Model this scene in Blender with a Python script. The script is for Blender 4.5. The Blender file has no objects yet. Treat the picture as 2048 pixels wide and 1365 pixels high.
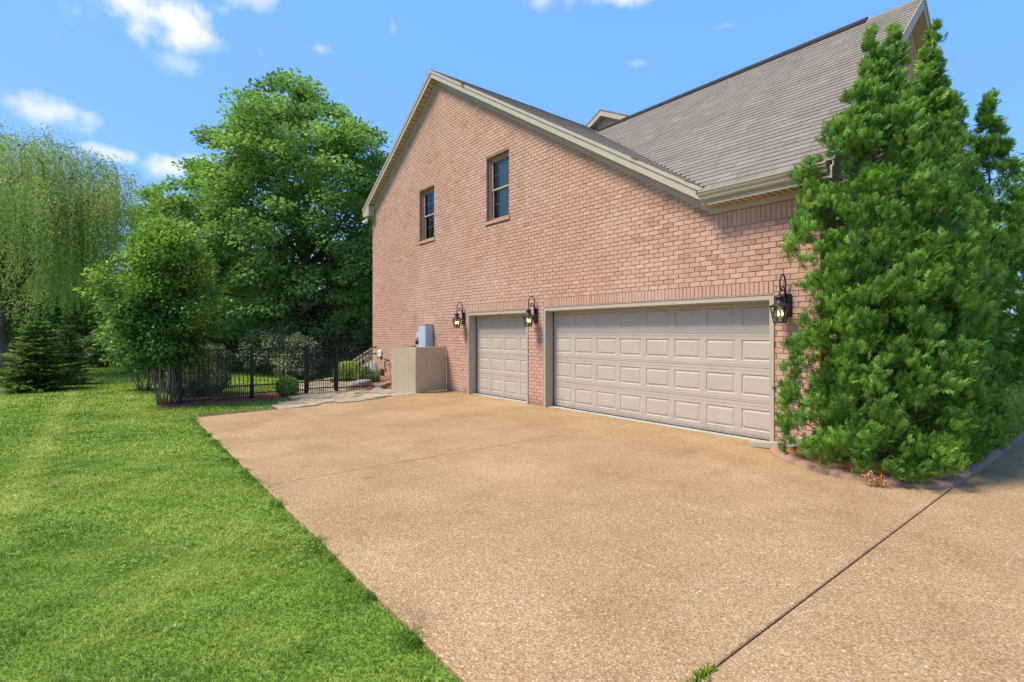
import bpy, math, random
import numpy as np
from mathutils import Matrix, Vector

random.seed(7)
rng = np.random.default_rng(7)
SC = bpy.context.scene
COL = SC.collection
rad = math.radians

# ------------------------------------------------------------------ camera
# axes: X runs along the garage wall (right), Y into the house, Z up; camera stands on the drive
VA = math.atan2(812, 1024)                       # angle between view axis and the wall direction
VIEW = np.array([-math.cos(VA), math.sin(VA)])
RIGHT = np.array([math.sin(VA), math.cos(VA)])
CAM_H = 1.65
cd = bpy.data.cameras.new('camera')
cam = bpy.data.objects.new('camera', cd); COL.objects.link(cam)
cam.location = (0, 0, CAM_H)
cam.rotation_euler = (rad(90), 0, math.atan2(-VIEW[0], VIEW[1]))
cd.sensor_width = 36.0; cd.lens = 18.0
cd.shift_y = -16.5 / 2048
cd.clip_start = 0.05; cd.clip_end = 2000
SC.camera = cam

# ------------------------------------------------------------------ light
SUN_DIR = Vector((-0.36, -0.80, 1.34)).normalized()   # towards the sun
SUN_EL = math.asin(SUN_DIR.z)
SUN_AZ = math.atan2(SUN_DIR.x, SUN_DIR.y)
sl = bpy.data.lights.new('sun', 'SUN'); so = bpy.data.objects.new('sun', sl); COL.objects.link(so)
sl.energy = 3.2; sl.angle = rad(20); sl.color = (1.0, 0.89, 0.74)
so.rotation_euler = SUN_DIR.to_track_quat('Z', 'Y').to_euler()
so.location = (0, 0, 60)

def view_dir(px, py):
    d = VIEW + RIGHT * (px - 1024) / 1024
    v = Vector((d[0], d[1], -(py - 666) / 1024)); v.normalize(); return v

w = bpy.data.worlds.new('World'); SC.world = w; w.use_nodes = True
nt = w.node_tree; nt.nodes.clear()
def wn(t, **k):
    n = nt.nodes.new(t)
    for a, b in k.items(): setattr(n, a, b)
    return n
def wl(a, b): nt.links.new(a, b)
def wmath(op, a, b=None, c=None):
    n = wn('ShaderNodeMath', operation=op)
    for i, v in enumerate((a, b, c)):
        if v is None: continue
        if isinstance(v, (int, float)): n.inputs[i].default_value = v
        else: wl(v, n.inputs[i])
    return n.outputs[0]
sky = wn('ShaderNodeTexSky', sky_type='NISHITA', sun_disc=False)
sky.sun_elevation = SUN_EL; sky.sun_rotation = SUN_AZ
sky.altitude = 200; sky.air_density = 1.0; sky.dust_density = 0.3; sky.ozone_density = 2.2
tc = wn('ShaderNodeTexCoord')
nz = wn('ShaderNodeTexNoise'); nz.inputs['Scale'].default_value = 9; nz.inputs['Detail'].default_value = 7; nz.inputs['Roughness'].default_value = 0.6
wl(tc.outputs['Generated'], nz.inputs['Vector'])
nz2 = wn('ShaderNodeTexNoise'); nz2.inputs['Scale'].default_value = 28; nz2.inputs['Detail'].default_value = 4
wl(tc.outputs['Generated'], nz2.inputs['Vector'])
# (direction, half width, half height, strength) of each cloud; more of the same kind lie outside the view
CL = [(330, 28, .115, .055, 1.0), (400, 72, .060, .034, .85), (78, 222, .058, .028, .75), (215, 306, .038, .013, .7), (345, 336, .040, .024, .85),
      (395, 318, .034, .014, .8), (360, 130, .045, .022, .38), (640, 97, .024, .012, .42), (1230, -8, .090, .022, .9), (1085, 2, .03, .02, .5),
      (1275, 127, .022, .008, .2), (490, -12, .06, .03, .55), (786, 55, .010, .018, .25), (1450, 52, .026, .007, .15)]
clouds = [(view_dir(a, b), c, d, e) for a, b, c, d, e in CL]
rr = random.Random(3)
for i in range(9):
    az = rr.uniform(0.25 * math.pi, 1.75 * math.pi); el = rr.uniform(.15, 1.1)
    base = math.atan2(VIEW[1], VIEW[0]) + az
    clouds.append((Vector((math.cos(base) * math.cos(el), math.sin(base) * math.cos(el), math.sin(el))), rr.uniform(.05, .12), rr.uniform(.02, .05), rr.uniform(.5, 1)))
acc = None
nsum = wmath('ADD', wmath('MULTIPLY_ADD', nz.outputs['Fac'], 2.1, -1.05 + 1.0), wmath('MULTIPLY_ADD', nz2.outputs['Fac'], 1.3, -0.65))
for c, a, b, s in clouds:
    t1 = Vector((-c.y, c.x, 0)).normalized(); t2 = c.cross(t1).normalized()
    mp_ = wn('ShaderNodeMapping', vector_type='TEXTURE'); wl(tc.outputs['Generated'], mp_.inputs['Vector'])
    mp_.inputs['Location'].default_value = c
    mp_.inputs['Rotation'].default_value = Matrix((c, t1, t2)).transposed().to_euler()
    mp_.inputs['Scale'].default_value = (.3, a, b)
    ln = wn('ShaderNodeVectorMath', operation='LENGTH'); wl(mp_.outputs[0], ln.inputs[0])
    mr = wn('ShaderNodeMapRange', interpolation_type='SMOOTHSTEP'); wl(wmath('SUBTRACT', nsum, ln.outputs['Value']), mr.inputs[0])
    mr.inputs[1].default_value = 0.05; mr.inputs[2].default_value = 0.95; mr.inputs[4].default_value = s
    acc = mr.outputs[0] if acc is None else wmath('MAXIMUM', acc, mr.outputs[0])
tint = wn('ShaderNodeMix', data_type='RGBA', blend_type='MULTIPLY'); tint.inputs[0].default_value = 1
wl(sky.outputs[0], tint.inputs[6]); tint.inputs[7].default_value = (0.95, 0.95, 1.1, 1)
even = wn('ShaderNodeMix', data_type='RGBA'); even.inputs[0].default_value = 0.75        # milky summer air evens the blue out
wl(tint.outputs[2], even.inputs[6]); even.inputs[7].default_value = (0.88, 2.28, 4.95, 1)
mx = wn('ShaderNodeMix', data_type='RGBA'); wl(acc, mx.inputs[0]); wl(even.outputs[2], mx.inputs[6]); mx.inputs[7].default_value = (4.3, 4.4, 4.6, 1)
bg = wn('ShaderNodeBackground'); bg.inputs['Strength'].default_value = 0.124
w.cycles.sampling_method = 'MANUAL'; w.cycles.sample_map_resolution = 512
wl(mx.outputs[2], bg.inputs['Color'])
ow = wn('ShaderNodeOutputWorld'); wl(bg.outputs[0], ow.inputs['Surface'])

SC.view_settings.view_transform = 'Standard'; SC.view_settings.look = 'None'
SC.view_settings.gamma = 1; SC.view_settings.use_curve_mapping = False
SC.view_settings.exposure = 0.95
SC.render.engine = 'CYCLES'
SC.cycles.max_bounces = 6; SC.cycles.transparent_max_bounces = 8; SC.cycles.use_denoising = True

# ------------------------------------------------------------------ materials
class NT:
    def __init__(s, name):
        s.m = bpy.data.materials.new(name); s.m.use_nodes = True; s.t = s.m.node_tree; s.t.nodes.clear()
        s.out = s.n('ShaderNodeOutputMaterial')
    def n(s, t, **k):
        n = s.t.nodes.new(t)
        for a, b in k.items(): setattr(n, a, b)
        return n
    def l(s, a, b): s.t.links.new(a, b)
    def put(s, v, sock):
        if isinstance(v, (int, float)): sock.default_value = v
        elif isinstance(v, tuple): sock.default_value = v if len(v) == 4 else v + (1,)
        else: s.l(v, sock)
    def pos(s): return s.n('ShaderNodeNewGeometry').outputs['Position']
    def attr(s, a='tone'): return s.n('ShaderNodeAttribute', attribute_name=a).outputs['Fac']
    def noise(s, scale, detail=4, rough=.55, vec=None, stretch=None):
        n = s.n('ShaderNodeTexNoise'); n.inputs['Scale'].default_value = scale; n.inputs['Detail'].default_value = detail; n.inputs['Roughness'].default_value = rough
        v = vec or s.pos()
        if stretch:
            mp = s.n('ShaderNodeMapping'); mp.inputs['Scale'].default_value = stretch; s.l(v, mp.inputs['Vector']); v = mp.outputs[0]
        s.l(v, n.inputs['Vector']); return n.outputs['Fac']
    def ramp(s, fac, pts, interp='LINEAR'):
        r = s.n('ShaderNodeValToRGB'); r.color_ramp.interpolation = interp
        e = r.color_ramp.elements
        while len(e) < len(pts): e.new(.5)
        for x, (p, c) in zip(e, pts):
            x.position = p; x.color = c if len(c) == 4 else c + (1,)
        s.l(fac, r.inputs[0]); return r.outputs[0]
    def mix(s, f, a, b, blend='MIX'):
        n = s.n('ShaderNodeMix', data_type='RGBA', blend_type=blend)
        s.put(f, n.inputs[0]); s.put(a, n.inputs[6]); s.put(b, n.inputs[7]); return n.outputs[2]
    def math(s, op, a, b=0., c=0.):
        n = s.n('ShaderNodeMath', operation=op)
        s.put(a, n.inputs[0]); s.put(b, n.inputs[1]); s.put(c, n.inputs[2]); return n.outputs[0]
    def bump(s, h, strength=.3, dist=.01):
        b = s.n('ShaderNodeBump'); b.inputs['Strength'].default_value = strength; b.inputs['Distance'].default_value = dist
        s.l(h, b.inputs['Height']); return b.outputs[0]
    def bsdf(s, col, rough=.8, bump=None, metal=0., spec=.3):
        p = s.n('ShaderNodeBsdfPrincipled'); s.put(col, p.inputs['Base Color']); s.put(rough, p.inputs['Roughness'])
        p.inputs['Metallic'].default_value = metal; p.inputs['Specular IOR Level'].default_value = spec
        if bump is not None: s.l(bump, p.inputs['Normal'])
        s.l(p.outputs[0], s.out.inputs['Surface']); return p
M = {}
def leaf_mat(name, dark, mid, light, trans=.3, gloss=.35, spec=.25):
    t = NT(name); c = t.ramp(t.attr(), [(0, dark), (.5, mid), (1, light)])
    p = t.bsdf(c, .5 if gloss else .8, spec=spec)
    tr = t.n('ShaderNodeBsdfTranslucent'); t.l(t.mix(.5, c, t.mix(1., c, (1.5, 1.5, .6, 1), 'MULTIPLY')), tr.inputs['Color'])
    ms = t.n('ShaderNodeMixShader'); ms.inputs[0].default_value = trans; t.l(p.outputs[0], ms.inputs[1]); t.l(tr.outputs[0], ms.inputs[2])
    t.l(ms.outputs[0], t.out.inputs['Surface']); M[name] = t.m
leaf_mat('maple_leaf', (.090, .175, .042), (.185, .330, .078), (.310, .480, .130), .38)
leaf_mat('light_leaf', (.120, .250, .035), (.220, .410, .060), (.340, .540, .100), .35)
leaf_mat('willow_leaf', (.190, .270, .075), (.310, .410, .118), (.470, .545, .235), .42)
leaf_mat('myrtle_leaf', (.060, .140, .035), (.140, .270, .050), (.380, .520, .070), .35)
leaf_mat('spruce_leaf', (.070, .130, .035), (.165, .270, .055), (.340, .440, .100), .2)
leaf_mat('cedar_leaf', (.045, .120, .016), (.130, .285, .030), (.330, .520, .070), .28)
leaf_mat('box_leaf', (.075, .155, .026), (.165, .290, .045), (.370, .500, .090), .2)
leaf_mat('yellow_leaf', (.18, .29, .035), (.33, .48, .055), (.52, .60, .10), .25)
leaf_mat('grey_leaf', (.100, .135, .070), (.200, .250, .120), (.52, .54, .37), .15)
leaf_mat('dark_leaf', (.055, .110, .038), (.110, .205, .060), (.220, .330, .095), .25)
leaf_mat('dry_leaf', (.30, .13, .05), (.46, .23, .10), (.60, .34, .16), .1)
leaf_mat('grass_blade', (.070, .158, .015), (.195, .312, .032), (.500, .530, .150), .35, spec=.25)

t = NT('bark'); n = t.noise(18, 5, stretch=(1, 1, .25)); t.bsdf(t.ramp(n, [(.3, (.05, .035, .025)), (.7, (.17, .13, .10))]), .9, t.bump(n, .6, .02)); M['bark'] = t.m
t = NT('pale_bark'); n = t.noise(14, 4, stretch=(1, 1, .2)); t.bsdf(t.ramp(n, [(.3, (.17, .12, .075)), (.7, (.38, .29, .19))]), .8, t.bump(n, .4, .01)); M['pale_bark'] = t.m

t = NT('brick')
tone = t.attr()
base = t.ramp(tone, [(0, (.385, .200, .138)), (.3, (.46, .258, .182)), (.65, (.51, .300, .218)), (1, (.57, .360, .270))])
st = t.noise(26, 5, .65, stretch=(.8, .8, 3.2)); blot = t.noise(9, 3)
c = t.mix(t.ramp(st, [(.50, (0, 0, 0)), (.66, (.75, .75, .75))]), base, (.62, .425, .325))
c = t.mix(t.ramp(t.noise(34, 4, .7, stretch=(.7, .7, 2.4)), [(.58, (0, 0, 0)), (.70, (.7, .7, .7))]), c, (.30, .135, .085))
c = t.mix(t.ramp(t.noise(.55, 3), [(.45, (0, 0, 0)), (.72, (.42, .42, .42))]), c, (.60, .43, .345))
c = t.mix(t.ramp(t.noise(1.3, 5, .65, stretch=(1.6, 1.6, .35)), [(.56, (0, 0, 0)), (.74, (.30, .30, .30))]), c, (.36, .20, .14))
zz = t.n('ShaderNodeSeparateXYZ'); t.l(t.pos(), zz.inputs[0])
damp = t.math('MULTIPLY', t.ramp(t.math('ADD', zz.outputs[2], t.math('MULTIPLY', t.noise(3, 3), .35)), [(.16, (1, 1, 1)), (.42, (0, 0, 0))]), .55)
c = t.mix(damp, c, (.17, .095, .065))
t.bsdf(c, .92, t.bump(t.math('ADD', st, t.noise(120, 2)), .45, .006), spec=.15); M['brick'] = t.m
t = NT('mortar'); n = t.noise(160, 3); t.bsdf(t.ramp(n, [(.3, (.24, .163, .118)), (.7, (.34, .240, .180))]), .95, t.bump(n, .5, .004), spec=.1); M['mortar'] = t.m

def paint(name, col, var=.06, rough=.5, grain=None):
    t = NT(name); n = t.noise(2.5, 5, .65); n2 = t.noise(22, 4, stretch=grain) if grain else t.noise(60, 2)
    c = t.mix(t.ramp(n, [(.3, (0, 0, 0)), (.75, (1, 1, 1))]), tuple(x * (1 - var) for x in col), tuple(min(1, x * (1 + var)) for x in col))
    if grain: c = t.mix(t.ramp(n2, [(.45, (0, 0, 0)), (.8, (.35, .35, .35))]), c, tuple(x * .72 for x in col))
    t.bsdf(c, rough, t.bump(n2, .12, .003), spec=.3); M[name] = t.m
paint('trim_paint', (.44, .375, .28)); paint('door_paint', (.455, .395, .325), .05, .42, (.4, 6, 9))
paint('soffit_paint', (.45, .36, .245)); paint('fence_wood', (.50, .41, .27), .1, .8, (6, 6, .5))
paint('stair_wood', (.60, .49, .33), .1, .8, (4, 4, 1)); paint('gutter_paint', (.45, .38, .275), .05, .35)
paint('window_trim', (.34, .20, .125), .06, .6); paint('sash_paint', (.42, .33, .235), .05, .5); paint('muntin_white', (.50, .54, .56), .03, .4)
paint('utility_grey', (.44, .51, .56), .06, .35); paint('white_plastic', (.75, .76, .76), .03, .4); paint('curtain_cloth', (.62, .63, .60), .1, .9)
paint('room_dark', (.022, .025, .03), .2, .95); paint('black_metal', (.012, .013, .017), .3, .42); paint('lamp_metal', (.022, .024, .028), .4, .42)
paint('threshold_concrete', (.40, .37, .31), .2, .85); paint('lintel_steel', (.10, .045, .03), .3, .7)
paint('downspout_paint', (.43, .37, .29), .18, .6); paint('gold_letter', (.65, .50, .12), .05, .4)

t = NT('door_paint'); n = t.noise(2.2, 5, .65); gr = t.noise(26, 4, stretch=(.4, 6, 9))
c = t.mix(t.ramp(n, [(.3, (0, 0, 0)), (.75, (1, 1, 1))]), (.43, .37, .30), (.475, .415, .345)); c = t.mix(t.ramp(gr, [(.45, (0, 0, 0)), (.8, (.25, .25, .25))]), c, (.36, .31, .25))
zz = t.n('ShaderNodeSeparateXYZ'); t.l(t.pos(), zz.inputs[0])
dirt = t.ramp(t.math('ADD', zz.outputs[2], t.math('MULTIPLY', t.noise(6, 5, .7), .5)), [(.22, (.6, .6, .6)), (.48, (0, 0, 0))])       # splash dirt along the bottom
c = t.mix(dirt, c, (.27, .21, .15)); t.bsdf(c, t.math('MULTIPLY_ADD', n, .25, .30), t.bump(gr, .15, .002), spec=.35); M['door_paint'] = t.m
t = NT('shingle'); tone = t.attr(); n = t.noise(3.0, 4); g = t.noise(260, 2)
c = t.ramp(tone, [(0, (.150, .125, .100)), (.5, (.205, .175, .143)), (1, (.270, .234, .195))])
c = t.mix(t.ramp(t.noise(1.6, 5, .6, stretch=(1.2, .7, .7)), [(.42, (0, 0, 0)), (.72, (.6, .6, .6))]), c, (.15, .128, .105))
c = t.mix(t.ramp(g, [(.35, (0, 0, 0)), (.7, (.35, .35, .35))]), c, (.30, .265, .225))
t.bsdf(c, .95, t.bump(g, .4, .003), spec=.12); M['shingle'] = t.m
paint('roof_dark', (.035, .032, .030), .2, .9)

t = NT('aggregate')
v = t.n('ShaderNodeTexVoronoi'); v.inputs['Scale'].default_value = 112; v.inputs['Randomness'].default_value = 1
mp = t.n('ShaderNodeMapping'); mp.inputs['Scale'].default_value = (1, 1, .3); t.l(t.pos(), mp.inputs[0]); t.l(mp.outputs[0], v.inputs['Vector'])
sep = t.n('ShaderNodeSeparateColor'); t.l(v.outputs['Color'], sep.inputs[0])
c = t.ramp(sep.outputs[0], [(0, (.180, .098, .046)), (.18, (.285, .165, .076)), (.42, (.375, .232, .110)), (.65, (.435, .282, .138)), (.84, (.48, .330, .172)), (.95, (.54, .41, .25)), (1, (.62, .53, .39))])
c = t.mix(t.ramp(v.outputs['Distance'], [(.42, (0, 0, 0)), (.80, (.6, .6, .6))]), c, (.20, .12, .065))
c = t.mix(.2, c, (.42, .28, .155))
c = t.mix(t.ramp(t.noise(3.1, 3, .5), [(.66, (0, 0, 0)), (.74, (.35, .35, .35))]), c, (.15, .10, .06))
v2 = t.n('ShaderNodeTexVoronoi'); v2.inputs['Scale'].default_value = 34; t.l(mp.outputs[0], v2.inputs['Vector'])
s2 = t.n('ShaderNodeSeparateColor'); t.l(v2.outputs['Color'], s2.inputs[0])
c = t.mix(t.math('MULTIPLY', t.math('GREATER_THAN', s2.outputs[1], .93), t.ramp(v2.outputs['Distance'], [(.2, (1, 1, 1)), (.35, (0, 0, 0))])), c, (.58, .46, .31))
bl = t.noise(.9, 6, .65)
c = t.mix(t.ramp(bl, [(.30, (.62, .62, .62)), (.58, (0, 0, 0))]), c, t.mix(1., c, (.70, .64, .58, 1), 'MULTIPLY'))
c = t.mix(t.ramp(t.noise(.45, 4, .6), [(.50, (0, 0, 0)), (.72, (.5, .5, .5))]), c, t.mix(1., c, (1.25, 1.24, 1.25, 1), 'MULTIPLY'))
t.bsdf(c, .75, t.bump(t.math('SUBTRACT', 1., v.outputs['Distance']), .4, .003), spec=.12); M['aggregate'] = t.m
paint('joint_soil', (.10, .07, .042), .3, .95)

t = NT('lawn_soil'); n = t.noise(1.2, 6, .6); n2 = t.noise(40, 4)
c = t.mix(t.ramp(n, [(.35, (0, 0, 0)), (.7, (1, 1, 1))]), (.150, .230, .028), (.230, .330, .045))
c = t.mix(t.ramp(n2, [(.4, (0, 0, 0)), (.7, (.7, .7, .7))]), c, (.075, .120, .020))
t.bsdf(c, .95, t.bump(n2, .6, .03), spec=.1); M['lawn_soil'] = t.m
t = NT('mulch'); n = t.noise(45, 5, .7); t.bsdf(t.ramp(t.math('ADD', t.math('MULTIPLY', n, .7), t.math('MULTIPLY', t.attr(), .3)), [(.25, (.10, .04, .02)), (.45, (.27, .12, .06)), (.7, (.40, .21, .115))]), .95, t.bump(n, .8, .02), spec=.1); M['mulch'] = t.m
def stone(name, a, b, cc, sc=5.):
    t = NT(name); n = t.noise(sc, 7, .65); n2 = t.noise(sc * 6, 4)
    c = t.mix(t.attr(), t.ramp(n, [(.3, a), (.6, b)]), t.ramp(n, [(.3, b), (.7, cc)])); c = t.mix(t.ramp(n2, [(.55, (0, 0, 0)), (.75, (.5, .5, .5))]), c, tuple(x * .5 for x in a))
    t.bsdf(c, .9, t.bump(t.math('ADD', n, t.math('MULTIPLY', n2, .4)), .6, .02), spec=.2); M[name] = t.m
stone('flag_stone', (.20, .155, .105), (.34, .275, .19), (.46, .385, .275)); stone('grey_rock', (.16, .14, .13), (.36, .33, .31), (.55, .53, .51), 7)
stone('brown_rock', (.16, .10, .07), (.36, .24, .165), (.50, .37, .27), 7); stone('kerb_concrete', (.20, .120, .080), (.31, .190, .130), (.38, .245, .175), 4)
t = NT('lamp_glass'); p = t.bsdf((.55, .50, .40), .12); p.inputs['Transmission Weight'].default_value = .0
tr = t.n('ShaderNodeBsdfTransparent'); tr.inputs[0].default_value = (.92, .87, .76, 1); ms = t.n('ShaderNodeMixShader'); ms.inputs[0].default_value = .22
t.l(tr.outputs[0], ms.inputs[1]); t.l(p.outputs[0], ms.inputs[2]); t.l(ms.outputs[0], t.out.inputs['Surface']); M['lamp_glass'] = t.m
t = NT('window_glass'); gl = t.n('ShaderNodeBsdfGlossy'); gl.inputs['Roughness'].default_value = .02; gl.inputs['Color'].default_value = (.80, .80, .78, 1)
tr = t.n('ShaderNodeBsdfTransparent'); tr.inputs[0].default_value = (.82, .86, .86, 1); fr = t.n('ShaderNodeFresnel'); fr.inputs[0].default_value = 1.55
nb = t.bump(t.noise(3.5, 2), .05, .02); t.l(nb, gl.inputs['Normal'])
ms = t.n('ShaderNodeMixShader'); t.l(fr.outputs[0], ms.inputs[0]); t.l(tr.outputs[0], ms.inputs[1]); t.l(gl.outputs[0], ms.inputs[2]); t.l(ms.outputs[0], t.out.inputs['Surface']); M['window_glass'] = t.m
t = NT('flame'); e = t.n('ShaderNodeEmission'); e.inputs[0].default_value = (1, .72, .34, 1); e.inputs[1].default_value = 3.2; t.l(e.outputs[0], t.out.inputs['Surface']); M['flame'] = t.m
paint('candle_sleeve', (.62, .55, .40), .05, .5)

# ------------------------------------------------------------------ mesh helpers
def mesh_np(name, V, F, tone=None, smooth=False):
    """V (n,3); F (m,k) all faces with k corners, or list of such arrays."""
    me = bpy.data.meshes.new(name); V = np.asarray(V, np.float32)
    Fs = [np.asarray(f, np.int32) for f in (F if isinstance(F, list) else [F]) if len(f)]
    me.vertices.add(len(V)); me.vertices.foreach_set('co', V.ravel())
    lp = np.concatenate([f.ravel() for f in Fs]); sizes = np.concatenate([np.full(len(f), f.shape[1], np.int32) for f in Fs])
    me.loops.add(len(lp)); me.loops.foreach_set('vertex_index', lp)
    st = np.zeros(len(sizes), np.int32); st[1:] = np.cumsum(sizes)[:-1]
    me.polygons.add(len(sizes)); me.polygons.foreach_set('loop_start', st)
    if tone is not None:
        a = me.attributes.new('tone', 'FLOAT', 'FACE'); a.data.foreach_set('value', np.asarray(tone, np.float32))
    if smooth: me.polygons.foreach_set('use_smooth', np.ones(len(sizes), bool))
    me.update(calc_edges=True); return me

def link(name, me, mat=None, parent=None, loc=None):
    o = bpy.data.objects.new(name, me); COL.objects.link(o)
    if me is not None and mat is not None and not me.materials: me.materials.append(M[mat])
    if loc is not None: o.location = loc
    if parent is not None:
        o.parent = parent
        if loc is None:                       # geometry given in world coordinates
            o.matrix_parent_inverse = Matrix.Translation(-wloc(parent))
    return o
def wloc(o):                                    # roots carry a location; their parts sit at the world origin
    return Vector(o.location) if o.parent is None else Vector((0, 0, 0))
def thing(name, label, cat, loc, group=None):
    o = bpy.data.objects.new(name, None); COL.objects.link(o); o.location = loc; o.empty_display_size = .2
    return tag(o, label, cat, group)
def tag(o, label=None, cat=None, group=None, kind=None):
    if label: o['label'] = label
    if cat: o['category'] = cat
    if group: o['group'] = group
    if kind: o['kind'] = kind
    return o

class MB:
    def __init__(s): s.v = []; s.f = []; s.t = []
    def add(s, vs, fs, tone=.5):
        b = len(s.v); s.v += [tuple(v) for v in vs]; s.f += [tuple(i + b for i in f) for f in fs]; s.t += [tone] * len(fs); return s
    def box(s, x0, x1, y0, y1, z0, z1, tone=.5):
        return s.hexa([(x0, y0, z0), (x1, y0, z0), (x1, y1, z0), (x0, y1, z0), (x0, y0, z1), (x1, y0, z1), (x1, y1, z1), (x0, y1, z1)], tone)
    def hexa(s, c, tone=.5):
        return s.add(c, [(0, 3, 2, 1), (4, 5, 6, 7), (0, 1, 5, 4), (1, 2, 6, 5), (2, 3, 7, 6), (3, 0, 4, 7)], tone)
    def bevbox(s, x0, x1, y0, y1, z0, z1, b=.006, tone=.5):
        vs = []; 
        for z, k in ((z0, b), (z0 + b, 0), (z1 - b, 0), (z1, b)):
            vs += [(x0 + k, y0 + b, z), (x0 + b, y0 + k, z), (x1 - b, y0 + k, z), (x1 - k, y0 + b, z), (x1 - k, y1 - b, z), (x1 - b, y1 - k, z), (x0 + b, y1 - k, z), (x0 + k, y1 - b, z)]
        fs = [tuple(range(7, -1, -1)), tuple(range(24, 32))]
        for r in range(3):
            for i in range(8): fs.append((r * 8 + i, r * 8 + (i + 1) % 8, r * 8 + 8 + (i + 1) % 8, r * 8 + 8 + i))
        return s.add(vs, fs, tone)
    def beam(s, a, b, w, h, up=(0, 0, 1), tone=.5):
        a = Vector(a); b = Vector(b); d = (b - a).normalized(); sd = d.cross(Vector(up))
        if sd.length < 1e-4: sd = d.cross(Vector((1, 0, 0)))
        sd.normalize(); u = sd.cross(d).normalized(); sd *= w / 2; u *= h / 2
        return s.hexa([a - sd - u, a + sd - u, b + sd - u, b - sd - u, a - sd + u, a + sd + u, b + sd + u, b - sd + u], tone)
    def tube(s, pts, rs, n=8, cap=True, tone=.5):
        pts = [Vector(p) for p in pts]
        if isinstance(rs, (int, float)): rs = [rs] * len(pts)
        b = len(s.v); prev = None
        for i, p in enumerate(pts):
            d = (pts[min(i + 1, len(pts) - 1)] - pts[max(i - 1, 0)]).normalized()
            if prev is None: a1 = d.orthogonal().normalized()
            else: a1 = (prev - d * prev.dot(d)); a1 = a1.normalized() if a1.length > 1e-5 else d.orthogonal().normalized()
            prev = a1; a2 = d.cross(a1)
            for k in range(n):
                an = 2 * math.pi * k / n; q = p + (a1 * math.cos(an) + a2 * math.sin(an)) * rs[i]; s.v.append(tuple(q))
        for i in range(len(pts) - 1):
            for k in range(n):
                s.f.append((b + i * n + k, b + i * n + (k + 1) % n, b + (i + 1) * n + (k + 1) % n, b + (i + 1) * n + k)); s.t.append(tone)
        if cap:
            s.f.append(tuple(b + k for k in range(n - 1, -1, -1))); s.f.append(tuple(b + (len(pts) - 1) * n + k for k in range(n))); s.t += [tone] * 2
        return s
    def lathe(s, prof, c=(0, 0, 0), n=16, tone=.5):
        b = len(s.v)
        for r, z in prof:
            for k in range(n):
                a = 2 * math.pi * k / n; s.v.append((c[0] + r * math.cos(a), c[1] + r * math.sin(a), c[2] + z))
        for i in range(len(prof) - 1):
            for k in range(n):
                s.f.append((b + i * n + k, b + i * n + (k + 1) % n, b + (i + 1) * n + (k + 1) % n, b + (i + 1) * n + k)); s.t.append(tone)
        s.f.append(tuple(b + k for k in range(n - 1, -1, -1))); s.f.append(tuple(b + (len(prof) - 1) * n + k for k in range(n))); s.t += [tone] * 2
        return s
    def mesh(s, name, smooth=False):
        me = bpy.data.meshes.new(name); me.from_pydata(s.v, [], s.f)
        a = me.attributes.new('tone', 'FLOAT', 'FACE'); a.data.foreach_set('value', np.asarray(s.t, np.float32))
        if smooth: me.polygons.foreach_set('use_smooth', np.ones(len(me.polygons), bool))
        me.update(); return me
    def build(s, name, mat, parent=None, loc=None, smooth=False):
        return link(name, s.mesh(name, smooth), mat, parent, loc)

def proj(p):
    q = np.array(p[:2]); Z = q @ VIEW; X = q @ RIGHT
    return 1024 + 1024 * X / Z, 666 - 1024 * (p[2] - CAM_H) / Z, Z

# ------------------------------------------------------------------ ground
def ground_z(x, y):
    return -0.03 - 0.42 * np.exp(-((x + 20.2) ** 2 + (y - 8.6) ** 2) / (2 * 2.1 ** 2))
xs = np.unique(np.concatenate([[-600, -300, -150, -80, -50], np.arange(-36, -4, .5), [-4, 0, 10, 40, 150, 500]]))
ys = np.unique(np.concatenate([[-500, -200, -80, -40], np.arange(-14, 24, .5), [24, 40, 80, 200, 500]]))
gx, gy = np.meshgrid(xs, ys, indexing='ij'); V = np.stack([gx, gy, ground_z(gx, gy)], -1).reshape(-1, 3)
idx = np.arange(len(xs) * len(ys)).reshape(len(xs), len(ys))
F = np.stack([idx[:-1, :-1], idx[1:, :-1], idx[1:, 1:], idx[:-1, 1:]], -1).reshape(-1, 4)
lawn = tag(link('lawn', mesh_np('lawn', V, F, smooth=True), 'lawn_soil'), 'green mown lawn beside and behind the drive', kind='structure')

# driveway slabs with open joints between them
WY = 7.65                                       # face of the brick wall
drive = thing('driveway', 'tan exposed aggregate driveway in front of the garage doors', None, (-6, 4.5, 0)); drive['kind'] = 'structure'
MB().box(-12.3, 9, 1.5, 7.6, -.12, -.016).build('joint_bed', 'joint_soil', drive)
def slab(poly, name='slab'):
    b = MB(); n = len(poly); c = np.mean(poly, 0); ch = .006
    P = [Vector((x, y, 0)) for x, y in poly]
    inner = []
    for i in range(n):
        a, p, q = P[i - 1], P[i], P[(i + 1) % n]
        d1 = (p - a).normalized(); d2 = (q - p).normalized(); n1 = Vector((-d1.y, d1.x, 0)); n2 = Vector((-d2.y, d2.x, 0))
        m = (n1 + n2); m = m / max(.3, m.dot(n1)); inner.append(p + m * ch)
    vs = [(p.x, p.y, 0) for p in inner] + [(p.x, p.y, -ch) for p in P] + [(p.x, p.y, -.11) for p in P]
    fs = [tuple(range(n))] + [(n + i, n + (i + 1) % n, (i + 1) % n, i) for i in range(n)] + [(2 * n + i, 2 * n + (i + 1) % n, n + (i + 1) % n, n + i) for i in range(n)]
    b.add(vs, fs); return b.build(name, 'aggregate', drive)
YL = 1.335; YD = 7.93
slab([(-11.62, YL), (-8.495, YL), (-8.495, YD), (-12.66, YD), (-12.62, 6.03), (-11.82, 3.0)])
slab([(-8.49, YL), (-5.995, YL), (-5.995, YD), (-8.49, YD)])
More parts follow.
